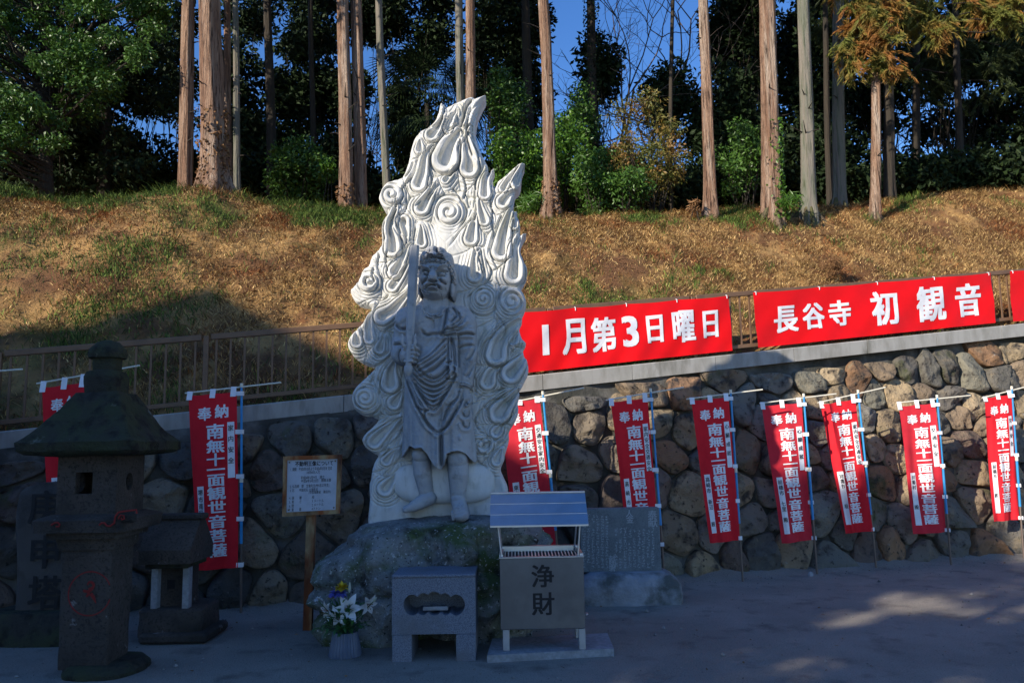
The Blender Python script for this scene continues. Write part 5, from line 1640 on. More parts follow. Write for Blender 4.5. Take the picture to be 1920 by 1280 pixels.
# ------------------------------------------------------------------ banners
MAIN = '南無十一面観世音菩薩'
MY = [.222, .308, .384, .440, .502, .576, .652, .735, .815, .895]
def build_banner(i, tl, tr, bl, br, ptop, pmid, rodl, rodr, Yp, label, left, right, fold=0.0):
    pt, pm = P(*ptop, Yp), P(*pmid, Yp)
    foot = pm + (pm - pt) * (pm.z / (pt.z - pm.z)); foot.z = 0
    t = empty('nobori_banner', foot, label, 'banner', 'red vertical prayer banners along the boulder wall')
    TL, TR, BL, BR = [P(*k, Yp - .012) for k in (tl, tr, bl, br)]
    ph = i * 1.7
    def wave(x, y):
        s = (y + .08) ** .7
        tw = .05 * math.sin(ph * 2.3) * (x - .5) * y
        return tw + (.020 * math.sin(6 * x + (3 + .8 * math.sin(ph)) * y + ph) + .012 * math.sin(12 * x - 3 * y + 2 * ph) + .006 * math.sin(23 * x + 5 * y + ph * 3)) * s + fold * .08 * math.exp(-((x - .18 - .1 * y) / .08) ** 2) * (y < 2)
    def fn(x, y, d=0.0):
        sag = .010 * math.sin(math.pi * ((x * 2) % 1)) * math.exp(-y * 14)
        if i % 2: 
            p = (TL * (1 - x) + TR * x) * (1 - y) + (BL * (1 - x) + BR * x) * y
        else:
            p = (TL * (1 - x) + TR * x) * (1 - y) + (BL * (1 - x) + BR * x) * y + Vector((.006 * math.sin(5 * y + ph) * (1 - x), 0, 0))
        return p + Vector((0, -wave(x, y) - d, -sag))
    nx, ny = 20, 44
    vs = [fn(a / nx, b_ / ny) for b_ in range(ny + 1) for a in range(nx + 1)]
    fs = [[b_ * (nx + 1) + a, (b_ + 1) * (nx + 1) + a, (b_ + 1) * (nx + 1) + a + 1, b_ * (nx + 1) + a + 1] for b_ in range(ny) for a in range(nx)]
    c = MB(); c.add(vs, fs); cl = c.build('cloth', M['red_cloth2' if i in (3, 6, 8) else 'red_cloth'], t, True)
    b = MB()
    fl = lambda x, y, e=0: fn(x, y, .0055 + e)
    put_text(b, '奉', .325, .115, .30, -.083, fl, .03); put_text(b, '納', .685, .108, .30, -.083, fl, .03)
    for ch, y in zip(MAIN, MY):
        put_text(b, ch, .545, y, .41, -(.092 if ch == '南' else .077), fl, .032)
    b.build('lettering', M['white_ink'], cl)
    for (x0, x1, y0, y1, txt, ys) in ((.10, .26, .53, .935, left, .565), (.80, .945, .175, .495, right, .21)):
        s = MB(); n = 8
        vv = [fn(x0 + (x1 - x0) * a / 2, y0 + (y1 - y0) * k / n, .005) for k in range(n + 1) for a in range(3)]
        s.add(vv, [[k * 3 + a, (k + 1) * 3 + a, (k + 1) * 3 + a + 1, k * 3 + a + 1] for k in range(n) for a in range(2)])
        so = s.build('paper_strip', M['white_ink'], cl)
        s = MB(); st_ = .0385 if len(txt) > 6 else .062
        for k, ch in enumerate(txt):
            if ch != ' ': put_text(s, ch, (x0 + x1) / 2, ys + k * st_, .125, -.036, lambda x, y, e=0: fn(x, y, .0085 + e), .012)
        s.build('strip_lettering', M['black_ink'], cl)
    # rod, pole, tabs
    rl, rr = P(*rodl, Yp), P(*rodr, Yp)
    b = MB(); b.tube([rl, (rl + rr) / 2, rr], .0085, 8); b.build('rod', M['cream_rod'], t)
    # wave the pole straight
    top = pt + (pt - foot) * .0
    joint = foot.lerp(top, .58)
    low = foot.lerp(top, .30)
    b = MB(); b.tube([low, joint], .015, 10); b.tube([joint, top], .012, 10); po = b.build('pole', M['pole_blue'], t)
    b = MB(); b.tube([foot - Vector((0, 0, .1)), low + (top - low) * .01], .0125, 10); b.build('lower_pole', M['pole_steel'], t)
    b = MB(); b.tube([joint - (top - foot) * .012, joint + (top - foot) * .012], .019, 10); b.tube([top - (top - foot) * .005, top + (top - foot) * .014], .016, 10); b.build('pole_joint', M['cream_rod'], po)
    for x in (.02, .5, .93):
        b = MB(); a = fn(x, .012, .003); r = rl.lerp(rr, max(0, min(1, (a.x - rl.x) / (rr.x - rl.x)))) + Vector((0, -.006, .012))
        w = .028
        d1 = Vector((w, 0, 0))
        b.add([r - d1, r + d1, a + d1 - Vector((0, .012, .028)), a - d1 - Vector((0, .012, .028)), r - d1 + Vector((0, .022, 0)), r + d1 + Vector((0, .022, 0))], [[0, 3, 2, 1], [0, 1, 5, 4]])
        b.build('tab', M['white_cloth'], t)
    for y in (.012, .235, .49, .73, .985):
        b = MB(); a = fn(.96, y, .004); pz = foot.lerp(top, max(0, min(1, (a.z - foot.z) / (top.z - foot.z))))
        e = pz + Vector((.02, 0, 0)); h = Vector((0, 0, .022))
        b.add([a - h, e - h + Vector((0, -.020, 0)), e + h + Vector((0, -.020, 0)), a + h, e - h + Vector((0, .02, 0)), e + h + Vector((0, .02, 0))], [[0, 1, 2, 3], [1, 4, 5, 2]])
        b.build('tab', M['white_cloth'], t)

def build_banners():
    def wy(px, py, off): return isect(px, py, WM, WC + off).y
    L = [
     (0, (-128, 708), (-44, 701), (-118, 1045), (-42, 1038), (-34, 697), (-34, 1060), (-136, 706), (42, 692), wy(-60, 900, -.30), 'red vertical banner outside the left edge, only its cream rod end showing', '高崎市    殿', '家内安全'),
     (1, (79, 726), (161, 715), (96, 1052), (176, 1046), (172, 703), (176, 1100), (69, 719), (262, 685), wy(120, 900, -.26), 'red vertical banner hidden behind the stone lantern roof', '高崎市    殿', '家内安全'),
     (2, (354, 741), (444, 733), (366, 1070), (447, 1063), (453, 724), (452, 1150), (347, 737), (527, 717), 8.12, 'red vertical banner in deep shade behind the small stone shrine', '堺市南区    殿', '家内安全'),
     (3, (937, 758), (1012, 745), (968, 1040), (1044, 1032), (1018, 738), (1045, 1030), (930, 760), (1095, 727), wy(1030, 900, -.22), 'red vertical banner partly hidden behind the flame statue', '東京都    殿', '交通安全家内安全'),
     (4, (1144, 753), (1214, 745), (1180, 1030), (1237, 1024), (1220, 733), (1243, 1040), (1136, 750), (1282, 726), wy(1190, 900, -.22), 'red vertical banner whose foot is hidden by the dark granite tablet', '高崎市 　殿', '家内安全交通安全'),
     (5, (1296, 750), (1366, 743), (1332, 1018), (1387, 1012), (1370, 735), (1393, 1090), (1287, 748), (1430, 730), 9.42, 'red vertical banner next right of the granite tablet', '高崎市 新沼  殿', '心願成就'),
     (6, (1429, 760), (1503, 754), (1465, 1018), (1526, 1012), (1507, 742), (1532, 1075), (1424, 756), (1568, 738), 9.83, 'red vertical banner directly left of the folded narrow one', '前橋市 七里 殿', '心願成就'),
     (7, (1539, 758), (1604, 747), (1585, 1000), (1633, 995), (1609, 735), (1643, 1062), (1533, 755), (1660, 726), 10.18, 'narrow folded red vertical banner with a crease down its left edge', '前橋市 　　殿', '家内安全交通安全', .5),
     (8, (1684, 761), (1753, 755), (1714, 1001), (1777, 997), (1757, 744), (1783, 1058), (1681, 755), (1820, 741), 10.34, 'second red vertical banner from the right edge', '川場村 　　殿', '交通安全'),
     (9, (1846, 746), (1896, 738), (1862, 977), (1913, 974), (1897, 728), (1917, 1010), (1841, 746), (1935, 722), wy(1890, 900, -.25), 'rightmost and smallest looking red vertical banner at the picture edge', '前橋市 　　殿', '交通安全'),
    ]
    for e in L: build_banner(*e)

def build_long_banners():
    OFFC = WC + .62 * math.sqrt(1 + WM * WM)
    def W(px, py, o=0): return isect(px, py, WM, OFFC - .045 - o)
    defs = [((968, 586), (1365, 554.5), (1374, 657), (975, 700), 'long red fence banner beside the statue with evenly sized white characters and numerals',
             [('1', .118, .49, 66), ('月', .245, .48, 62), ('第', .383, .485, 58), ('3', .506, .48, 68), ('日', .622, .475, 52), ('曜', .761, .48, 58), ('日', .897, .48, 52)]),
            ((1410, 549), (1857, 511.5), (1866.5, 605), (1420, 652), 'long red fence banner with three small and three large white characters',
             [('長', .117, .53, 50), ('谷', .226, .52, 48), ('寺', .333, .51, 48), ('初', .515, .50, 64), ('観', .715, .50, 68), ('音', .885, .49, 64)]),
            ((1891, 509), (2320, 474), (2330, 562), (1898, 603), 'long red banner cut off by the right picture edge', [('長', .12, .53, 50)])]
    for k, (tl, tr, br, bl, lab, chars) in enumerate(defs):
        A, B, C, D = W(*tl), W(*tr), W(*br), W(*bl)
        t = empty('fence_banner', (A + B + C + D) / 4, lab, 'banner', 'long red banners tied to the fence')
        def fn(x, y, d=0.0):
            p = (A * (1 - x) + B * x) * (1 - y) + (D * (1 - x) + C * x) * y
            pin = abs(math.sin(4 * math.pi * x))
            wv = .012 * math.sin(9 * x + 3 * y + k) + (.012 * math.sin(23 * x - 5 * y) + .007 * math.sin(47 * x + 9 * y)) * (.35 + .65 * y) + .010 * pin * (1 - y) ** 3
            p = p - Vector((0, 0, .014 * pin * (1 - y) ** 2))
            return p - WNRM * (wv + d + .012)
        nx, ny = 60, 14
        vs = [fn(a / nx, b_ / ny) for b_ in range(ny + 1) for a in range(nx + 1)]
        fs = [[b_ * (nx + 1) + a, (b_ + 1) * (nx + 1) + a, (b_ + 1) * (nx + 1) + a + 1, b_ * (nx + 1) + a + 1] for b_ in range(ny) for a in range(nx)]
        m = MB(); m.add(vs, fs); cl = m.build('cloth', M['red_vinyl'], t, True)
        if k < 2:
            w = (B - A).length; h = (D - A).length
            b = MB()
            for ch, x, y, s in chars:
                sz = s * 1.10 / 110.0 * h * 1.06
                put_text(b, ch, x, y, sz / w * (.76 if k == 0 and ch not in '13' else .98), -sz / h, lambda x_, y_, e=0: fn(x_, y_, .006 + e), .034)
            b.build('lettering', M['white_ink'], cl)
        b = MB()
        for x in (.01, .26, .5, .74, .99):
            p = fn(x, .02, .004); b.tube([p + Vector((0, 0, .028)) + WNRM * .03, p + Vector((0, 0, .02)), p - Vector((0, 0, .02))], .005, 5)
        b.build('tie', M['white_cloth'], t)

def build_yard_litter():
    """grit, pebbles and a few dead leaves on the yard"""
    n = 2600
    x = RNG.uniform(-4.5, 8, n); y = RNG.uniform(4.6, 11, n)
    wall = wall_y(x); y = np.where(RNG.uniform(0, 1, n) < .45, wall - np.abs(RNG.normal(0, .28, n)) - .02, y)
    k = y < wall; x, y = x[k], y[k]; n = len(x)
    sz = RNG.uniform(.004, .011, n) * np.where(RNG.uniform(0, 1, n) < .05, 2.2, 1)
    base = np.array([[1, 0, 0], [0, 1, 0], [-1, 0, 0], [0, -1, 0], [0, 0, .8], [0, 0, -.5]], float)
    V = base[None] * sz[:, None, None] * RNG.uniform(.6, 1.3, (n, 6, 1)) + np.stack([x, y, sz * .25], -1)[:, None]
    f = np.array([[0, 1, 4], [1, 2, 4], [2, 3, 4], [3, 0, 4], [1, 0, 5], [2, 1, 5], [3, 2, 5], [0, 3, 5]])
    F = (f[None] + (np.arange(n) * 6)[:, None, None]).reshape(-1, 3)
    o = mesh_np('grit', V.reshape(-1, 3), F, mat_noise('grit_stone', [], (.20, .19, .175), .9, 0, islandvar=.6))
    tag(o, 'small grit and pebbles scattered over the yard', 'grit', kind='stuff')
    n = 420
    x = RNG.uniform(-4.5, 8, n); y = RNG.uniform(4.6, 11, n)
    wall = wall_y(x); y = np.where(RNG.uniform(0, 1, n) < .4, wall - np.abs(RNG.normal(0, .2, n)) - .03, y)
    k = y < wall; x, y = x[k], y[k]; n = len(x)
    d = RNG.normal(0, 1, (n, 3)); d[:, 2] *= .15; up = RNG.normal(0, .3, (n, 3)); up[:, 2] += 1
    V, F = leaves_np(np.stack([x, y, np.full(n, .010)], -1), RNG.uniform(.02, .05, n), RNG.uniform(.010, .022, n), d, up)
    o = mesh_np('fallen_leaves', V, F, M['dead_twig'])
    tag(o, 'few dead brown leaves lying on the yard', 'leaf litter', kind='stuff')
    # soil banked against the wall foot
    us = np.linspace(-9, 13, 260); vs = []; nv = 7
    for i, u in enumerate(us):
        for j in range(nv):
            d = -.10 + .42 * j / (nv - 1)
            h = (.075 + .03 * math.sin(u * 3.1) + .025 * math.sin(u * 7.7 + 1)) * (1 - j / (nv - 1)) ** 1.6
            p = wall_pt(u, 0, d); vs.append((p.x, p.y, h - .004 * (j == nv - 1) + .002))
    V = np.array(vs); V[:, 2] += fbm(V * 9, 91, 3) * .012 * np.tile((1 - np.arange(nv) / (nv - 1)), len(us))
    i = np.arange(len(us) * nv).reshape(len(us), nv)
    F = np.stack([i[:-1, :-1], i[:-1, 1:], i[1:, 1:], i[1:, :-1]], -1).reshape(-1, 4)[:, ::-1].copy()
    o = mesh_np('soil', V, F, bpy.data.materials['sandy_ground'], None, True)
    tag(o, 'grey sandy soil banked against the foot of the boulder wall', 'ground', kind='structure')
    s = MB(); c = G(1520, 1079); s.lathe(c, [(.03, -.01), (.035, .02), (.022, .045), (.008, .05)], 9, lambda a: 1 + .2 * math.sin(2 * a))
    o = s.build('white_stone', M['pale_slab'], None, True); tag(o, 'small white stone lying alone on the yard before the wall', 'stone')
# ------------------------------------------------------------------ trees and shrubs
M['leaf_gloss'] = mat_leaf('glossy_leaf', (.028, .075, .012), (.08, .165, .026), .40, .35, .12)
M['leaf_bright'] = mat_leaf('bright_leaf', (.04, .11, .012), (.10, .21, .022), .42, .5, .2)
M['leaf_olive'] = mat_leaf('olive_leaf', (.05, .085, .016), (.19, .17, .035), .5, .4, .2, tint=(.24, .12, .03))
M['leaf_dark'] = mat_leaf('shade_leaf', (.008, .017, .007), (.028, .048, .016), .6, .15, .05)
M['needle'] = mat_leaf('cedar_needle', (.022, .036, .012), (.05, .07, .02), .6, .3, .08)
M['needle_rust'] = mat_leaf('rusty_cedar_needle', (.085, .115, .020), (.20, .19, .038), .6, .3, .15, tint=(.29, .125, .03))
M['dead_twig'] = mat_leaf('dry_twig', (.12, .06, .03), (.30, .17, .08), .9, .1, 0)
M['twig'] = mat_plain('bare_twig', (.11, .085, .075), .9)

def leaves_np(pos, L, W, dirs=None, up=None):
    """one folded diamond leaf per position (5 verts, 2 faces each)"""
    n = len(pos)
    if dirs is None:
        dirs = RNG.normal(0, 1, (n, 3)); 
    dirs = dirs / np.maximum(np.linalg.norm(dirs, axis=1), 1e-6)[:, None]
    r = RNG.normal(0, 1, (n, 3)) if up is None else up
    b = np.cross(dirs, r); b /= np.maximum(np.linalg.norm(b, axis=1), 1e-6)[:, None]
    nn = np.cross(b, dirs)
    L = np.broadcast_to(L, n)[:, None]; W = np.broadcast_to(W, n)[:, None]
    p0 = pos - dirs * L * .5; p2 = pos + dirs * L * .5 - nn * L * .08
    m = pos + nn * L * .07
    p1 = pos + b * W * .5; p3 = pos - b * W * .5
    V = np.stack([p0, p1, p2, p3], 1).reshape(-1, 3)
    k = np.arange(n)[:, None] * 4
    return V, np.concatenate([k, k + 1, k + 2, k + 3], 1)

def trunk_obj(base, top, r0, r1, mat, parent, flare=1.5, seed=0, n=40, wob=.02, name='trunk'):
    base, top = Vector(base), Vector(top)
    H = (top - base).length
    m = max(10, int(H * 4))
    vs = []; fs = []
    rnd = random.Random(seed)
    ax = (top - base).normalized(); ex = ax.orthogonal().normalized(); ey = ax.cross(ex)
    pts = []
    for i in range(m + 1):
        t = (i / m) ** 1.25
        r = r0 + (r1 - r0) * t
        h = t * H
        r *= 1 + (flare - 1) * math.exp(-h / .35)
        c = base + ax * (h - .25 * (i == 0)) + ex * wob * math.sin(h * .9 + seed) + ey * wob * math.sin(h * .7 + seed * 2)
        for k in range(n):
            a = 2 * math.pi * k / n
            q = 1 + .05 * math.sin(a * 3 + seed) + .04 * math.sin(a * 7 + h * .6 + seed) + (.16 * math.sin(a * 5 + seed * 3) * math.exp(-h / .3))
            pts.append(c + (ex * math.cos(a) + ey * math.sin(a)) * r * q)
    for i in range(m):
        for k in range(n):
            k2 = (k + 1) % n
            fs.append([i * n + k, i * n + k2, (i + 1) * n + k2, (i + 1) * n + k])
    V = np.array([tuple(p) for p in pts])
    cc = np.repeat(V.reshape(m + 1, n, 3).mean(1), n, 0); rad = V - cc; rl = np.maximum(np.linalg.norm(rad, axis=1), 1e-6)
    ridg = np.abs(fbm(V * np.array([26, 26, .9]), seed, 2)) * -.5 + fbm(V * np.array([9, 9, 1.6]), seed + 3, 2) * .5
    V += rad * (ridg * .16)[:, None]
    return mesh_np(name, V, fs, mat, parent, True)

def crown_cloud(centers, rad, per, L, W, droop=0.0, flat=.6):
    pos = []; dirs = []
    for c in centers:
        k = int(per)
        p = RNG.normal(0, 1, (k, 3)); p /= np.linalg.norm(p, axis=1)[:, None]
        rr = RNG.uniform(0, 1, k) ** .5
        p = p * rr[:, None] * np.array([rad, rad, rad * flat])
        pos.append(p + np.asarray(c))
        d = p / rad + RNG.normal(0, .6, (k, 3)); d[:, 2] -= droop
        dirs.append(d)
    pos = np.concatenate(pos); dirs = np.concatenate(dirs)
    n = len(pos)
    return leaves_np(pos, L * RNG.uniform(.6, 1.25, n), W * RNG.uniform(.7, 1.2, n), dirs)

def branch_mb(mb, a, b, r0, r1, seed=0, n=6):
    a, b = Vector(a), Vector(b); rnd = random.Random(seed)
    m = 5
    pts = [a.lerp(b, i / m) + Vector((rnd.uniform(-1, 1), rnd.uniform(-1, 1), rnd.uniform(-1, 1))) * (b - a).length * .03 * (0 < i < m) for i in range(m + 1)]
    mb.tube(pts, [r0 + (r1 - r0) * i / m for i in range(m + 1)], n)

def gz(x, y): return float(terrain(np.array([x]), np.array([y]))[0])

def on_plateau(px, Y):
    d = ray(px, 380); x = d.x * Y / d.y
    return Vector((x, Y, gz(x, Y)))

def cedar(px, pxtop, wpx, Y, mat, label, seed, flare=1.5, crown_lo=-40, crown_r=1.9, nleaf=2600, top=21.0, group='tall cedars at the edge of the wood', crown=True, low=None):
    b = on_plateau(px, Y)
    t2 = P(pxtop, 0, Y)
    b = Vector((b.x, b.y, b.z))
    ax = (t2 - b) / (t2.z - b.z)
    tp = b + ax * (top - b.z)
    t = empty('cedar_tree', b, label, 'tree', group)
    r = wpx / 2 * Y / FPX
    trunk_obj(b, tp, r * 1.04, r * .38, mat, t, flare, seed)
    if mat is not M['bark_dark']:
        rs = random.Random(seed + 500); sb = MB()
        for k in range(rs.randrange(4, 8)):
            h = rs.uniform(1.2, 5.5); a = rs.uniform(math.pi, 2 * math.pi); c0 = b + ax * h; rr = r * (1 - .03 * h)
            d = Vector((math.cos(a), math.sin(a), rs.uniform(-.1, .5))).normalized(); ln = rs.uniform(.06, .38)
            sb.tube([c0 + d * rr * .8, c0 + d * (rr + ln * .5), c0 + d * (rr + ln) + Vector((0, 0, rs.uniform(-.05, .03)))], [.016, .010, .004], 5)
        sb.build('branch_stubs', M['bark_dark'], t)
        rb = MB()
        for k in range(5):
            a = 2 * math.pi * k / 5 + rs.uniform(-.4, .4); d = Vector((math.cos(a), math.sin(a), 0)); ln = r * rs.uniform(1.6, 2.6)
            q0 = b + d * r * .7 + Vector((0, 0, r * 1.3)); q2 = b + d * ln; q2.z = gz(q2.x, q2.y) - .03; q1 = (q0 + q2) / 2 - Vector((0, 0, r * .25))
            rb.tube([q0, q1, q2], [r * .34, r * .30, r * .12], 8)
        rb.build('roots', M['moss_bark'], t, True)
    if crown:
        zlo = P(px, crown_lo, Y).z + .25 if low is None else low
        n = int((top - zlo) * 5.5)
        cs = []
        bm = MB(); rnd = random.Random(seed + 100)
        for i in range(n):
            f = rnd.random() ** .8
            z = zlo + .5 + (top - zlo - .5) * f
            R = crown_r * (1 - .62 * f)
            a = rnd.uniform(0, 2 * math.pi); q = rnd.uniform(.35, 1) * R
            c0 = b + ax * (z - b.z)
            c = c0 + Vector((math.cos(a) * q, math.sin(a) * q, rnd.uniform(-.3, .1)))
            if c.z > zlo + .35: cs.append(tuple(c))
            if i % 2 == 0 and c.z > zlo + .35: branch_mb(bm, c0 + Vector((0, 0, .3)), c, .035, .012, seed + i, 5)
        V, F = crown_cloud(cs, .62, nleaf / max(1, len(cs)), .34, .085, .35, .55)
        V[:, 2] = np.maximum(V[:, 2], zlo)
        mesh_np('crown', V, F, M['needle'], t)
        bm.build('branches', M['bark_dark'], t)
    return t, b, ax

def ivy(parent, b, ax, r, z0, z1, n, mat, side=0, name='ivy', spread=.9):
    z = RNG.uniform(0, 1, n) ** 1.4 * (z1 - z0) + z0
    a = RNG.normal(side, spread, n)
    rr = r * (1.08 + .5 * np.exp(-(z) / .35)) + RNG.uniform(0, .04, n)
    c = np.array(b)[None] + np.array(ax)[None] * z[:, None]
    pos = c + np.stack([np.cos(a) * rr, np.sin(a) * rr, np.zeros(n)], -1)
    V, F = leaves_np(pos, RNG.uniform(.05, .09, n), RNG.uniform(.04, .06, n), RNG.normal(0, 1, (n, 3)) + np.array([0, -.5, -.5]))
    return mesh_np(name, V, F, mat, parent)

def shrub(name, label, px, py0, py1, wpx, Y, mat, n, L, W, cat='shrub', group=None, clus=40, rad=.32, seed=1, stem=True, dens=.9):
    """bushy plant filling the photo box, as a rough ball of leaf clusters"""
    top, bot = P(px, py0, Y), P(px, py1, Y)
    g = gz(top.x, Y)
    t = empty(name, (top.x, Y, g), label, cat, group)
    hw = wpx / 2 * Y / FPX; zc = (top.z + bot.z) / 2; hz = (top.z - bot.z) / 2
    rnd = random.Random(seed); cs = []
    while len(cs) < clus:
        p = Vector((rnd.uniform(-1, 1), rnd.uniform(-1, 1), rnd.uniform(-1, 1)))
        if p.length > 1 or p.length < .35: continue
        c = Vector((top.x + p.x * (hw - rad * .6), Y + p.y * min(hw, 1.3), zc + p.z * (hz - rad * .4)))
        cs.append(tuple(c))
    V, F = crown_cloud(cs, rad, n / clus, L, W, .25, .7)
    mesh_np('crown', V, F, mat, t)
    if stem:
        b = MB()
        for i, c in enumerate(cs[::3]): branch_mb(b, (top.x + rnd.uniform(-.15, .15), Y + rnd.uniform(-.1, .1), g - .1), c, .022, .006, seed + i, 5)
        b.build('branches', M['bark_dark'], t)
    return t

def bare_tree(label, px, Y, H, seed, r=.07, lean=0.0):
    b = on_plateau(px, Y)
    t = empty('bare_tree', b, label, 'tree', 'leafless trees behind the wood')
    mb = MB(); rnd = random.Random(seed)
    def grow(p, d, L, r, dep):
        q = p + d * L
        k = 4
        pts = [p]; cur = d.copy(); pp = p.copy()
        for i in range(k):
            cur = (cur + Vector((rnd.uniform(-1, 1), rnd.uniform(-1, 1), rnd.uniform(-.5, .7))) * .24).normalized()
            pp = pp + cur * (L / k); pts.append(pp.copy())
        mb.tube(pts, [r + (r * .62 - r) * i / k for i in range(k + 1)], 5 if dep > 1 else 7, False)
        if dep >= 5 or r < .0035: return
        for i in range(rnd.choice((2, 3, 3))):
            s = pts[-1] if i == 0 else pts[rnd.randrange(2, k + 1)]
            nd = (cur + Vector((rnd.uniform(-1, 1), rnd.uniform(-1, 1), rnd.uniform(-.3, .6))) * 1.15).normalized()
            grow(s, nd, L * rnd.uniform(.6, .82), r * rnd.uniform(.52, .66), dep + 1)
    grow(b - Vector((0, 0, .2)), Vector((lean, 0, 1)).normalized(), H * .34, r, 0)
    mb.build('limbs', M['twig'], t, True)
    return t

def palm(px, Y, pyc, R, seed):
    b = on_plateau(px, Y); c = P(px, pyc, Y)
    t = empty('windmill_palm', b, 'dark fan leaved palm standing between the tall trunks left of the statue tip', 'palm')
    trunk_obj(b, c, .08, .06, M['bark_dark'], t, 1.1, seed)
    rnd = random.Random(seed)
    V = []; F = []
    for i in range(44):
        a = rnd.uniform(0, 2 * math.pi); el = rnd.uniform(-.9, 1.1)
        d = Vector((math.cos(a) * math.cos(el), math.sin(a) * math.cos(el), math.sin(el)))
        p = c + d * R * rnd.uniform(.55, .8)
        up = Vector((0, 0, 1)); s = d.cross(up).normalized(); u = s.cross(d)
        for k in range(22):
            an = -1.5 + 3.0 * k / 21
            ld = (d * math.cos(an) + s * math.sin(an) - up * .25).normalized()
            L = R * .62; w = ld.cross(u).normalized() * .018
            m = p + ld * L * .6; e = p + ld * L - up * L * .28
            n0 = len(V); V += [p, m + w, e, m - w]; F.append([n0, n0 + 1, n0 + 2, n0 + 3])
        w = s * .008
        n0 = len(V); V += [c - w, c + w, p + w, p - w]; F.append([n0, n0 + 1, n0 + 2, n0 + 3])
    mesh_np('fronds', np.array([tuple(v) for v in V]), F, M['leaf_dark'], t)

def spray_tree(b, t, clusters, mat, seed, parent_part='crown', L=.17):
    """hanging cedar sprays round the given cluster centres (x,y,z,radius,count)"""
    pos = []; dirs = []; rnd = np.random.default_rng(seed)
    for (x, y, z, r, k) in clusters:
        for s in range(int(k * 1.5)):
            d = rnd.normal(0, 1, 3); d[2] = -abs(d[2]) * .5 - .15; d /= np.linalg.norm(d)
            o = np.array([x, y, z]) + rnd.normal(0, r * .4, 3) * np.array([1, 1, .6])
            ln = rnd.uniform(.2, .42)
            m = 34
            tt = rnd.uniform(0, 1, m)
            path = o + d * (tt * ln)[:, None] + np.array([0, 0, -1]) * (tt ** 2 * .16)[:, None]
            side = np.cross(d, [0, 0, 1]); side /= np.linalg.norm(side) + 1e-6
            sg = rnd.choice([-1, 1], m)
            path = path + side * (sg * rnd.uniform(0, .07, m) * (1 - .5 * tt))[:, None] + rnd.normal(0, .012, (m, 3))
            dd = d * 1.0 + side * (sg * .75)[:, None] + np.array([0, 0, -.55]) + rnd.normal(0, .2, (m, 3))
            pos.append(path); dirs.append(dd)
    pos = np.concatenate(pos); dirs = np.concatenate(dirs); n = len(pos)
    V, F = leaves_np(pos, L * rnd.uniform(.6, 1.2, n), .020 * rnd.uniform(.7, 1.3, n), dirs)
    mesh_np(parent_part, V, F, mat, t)

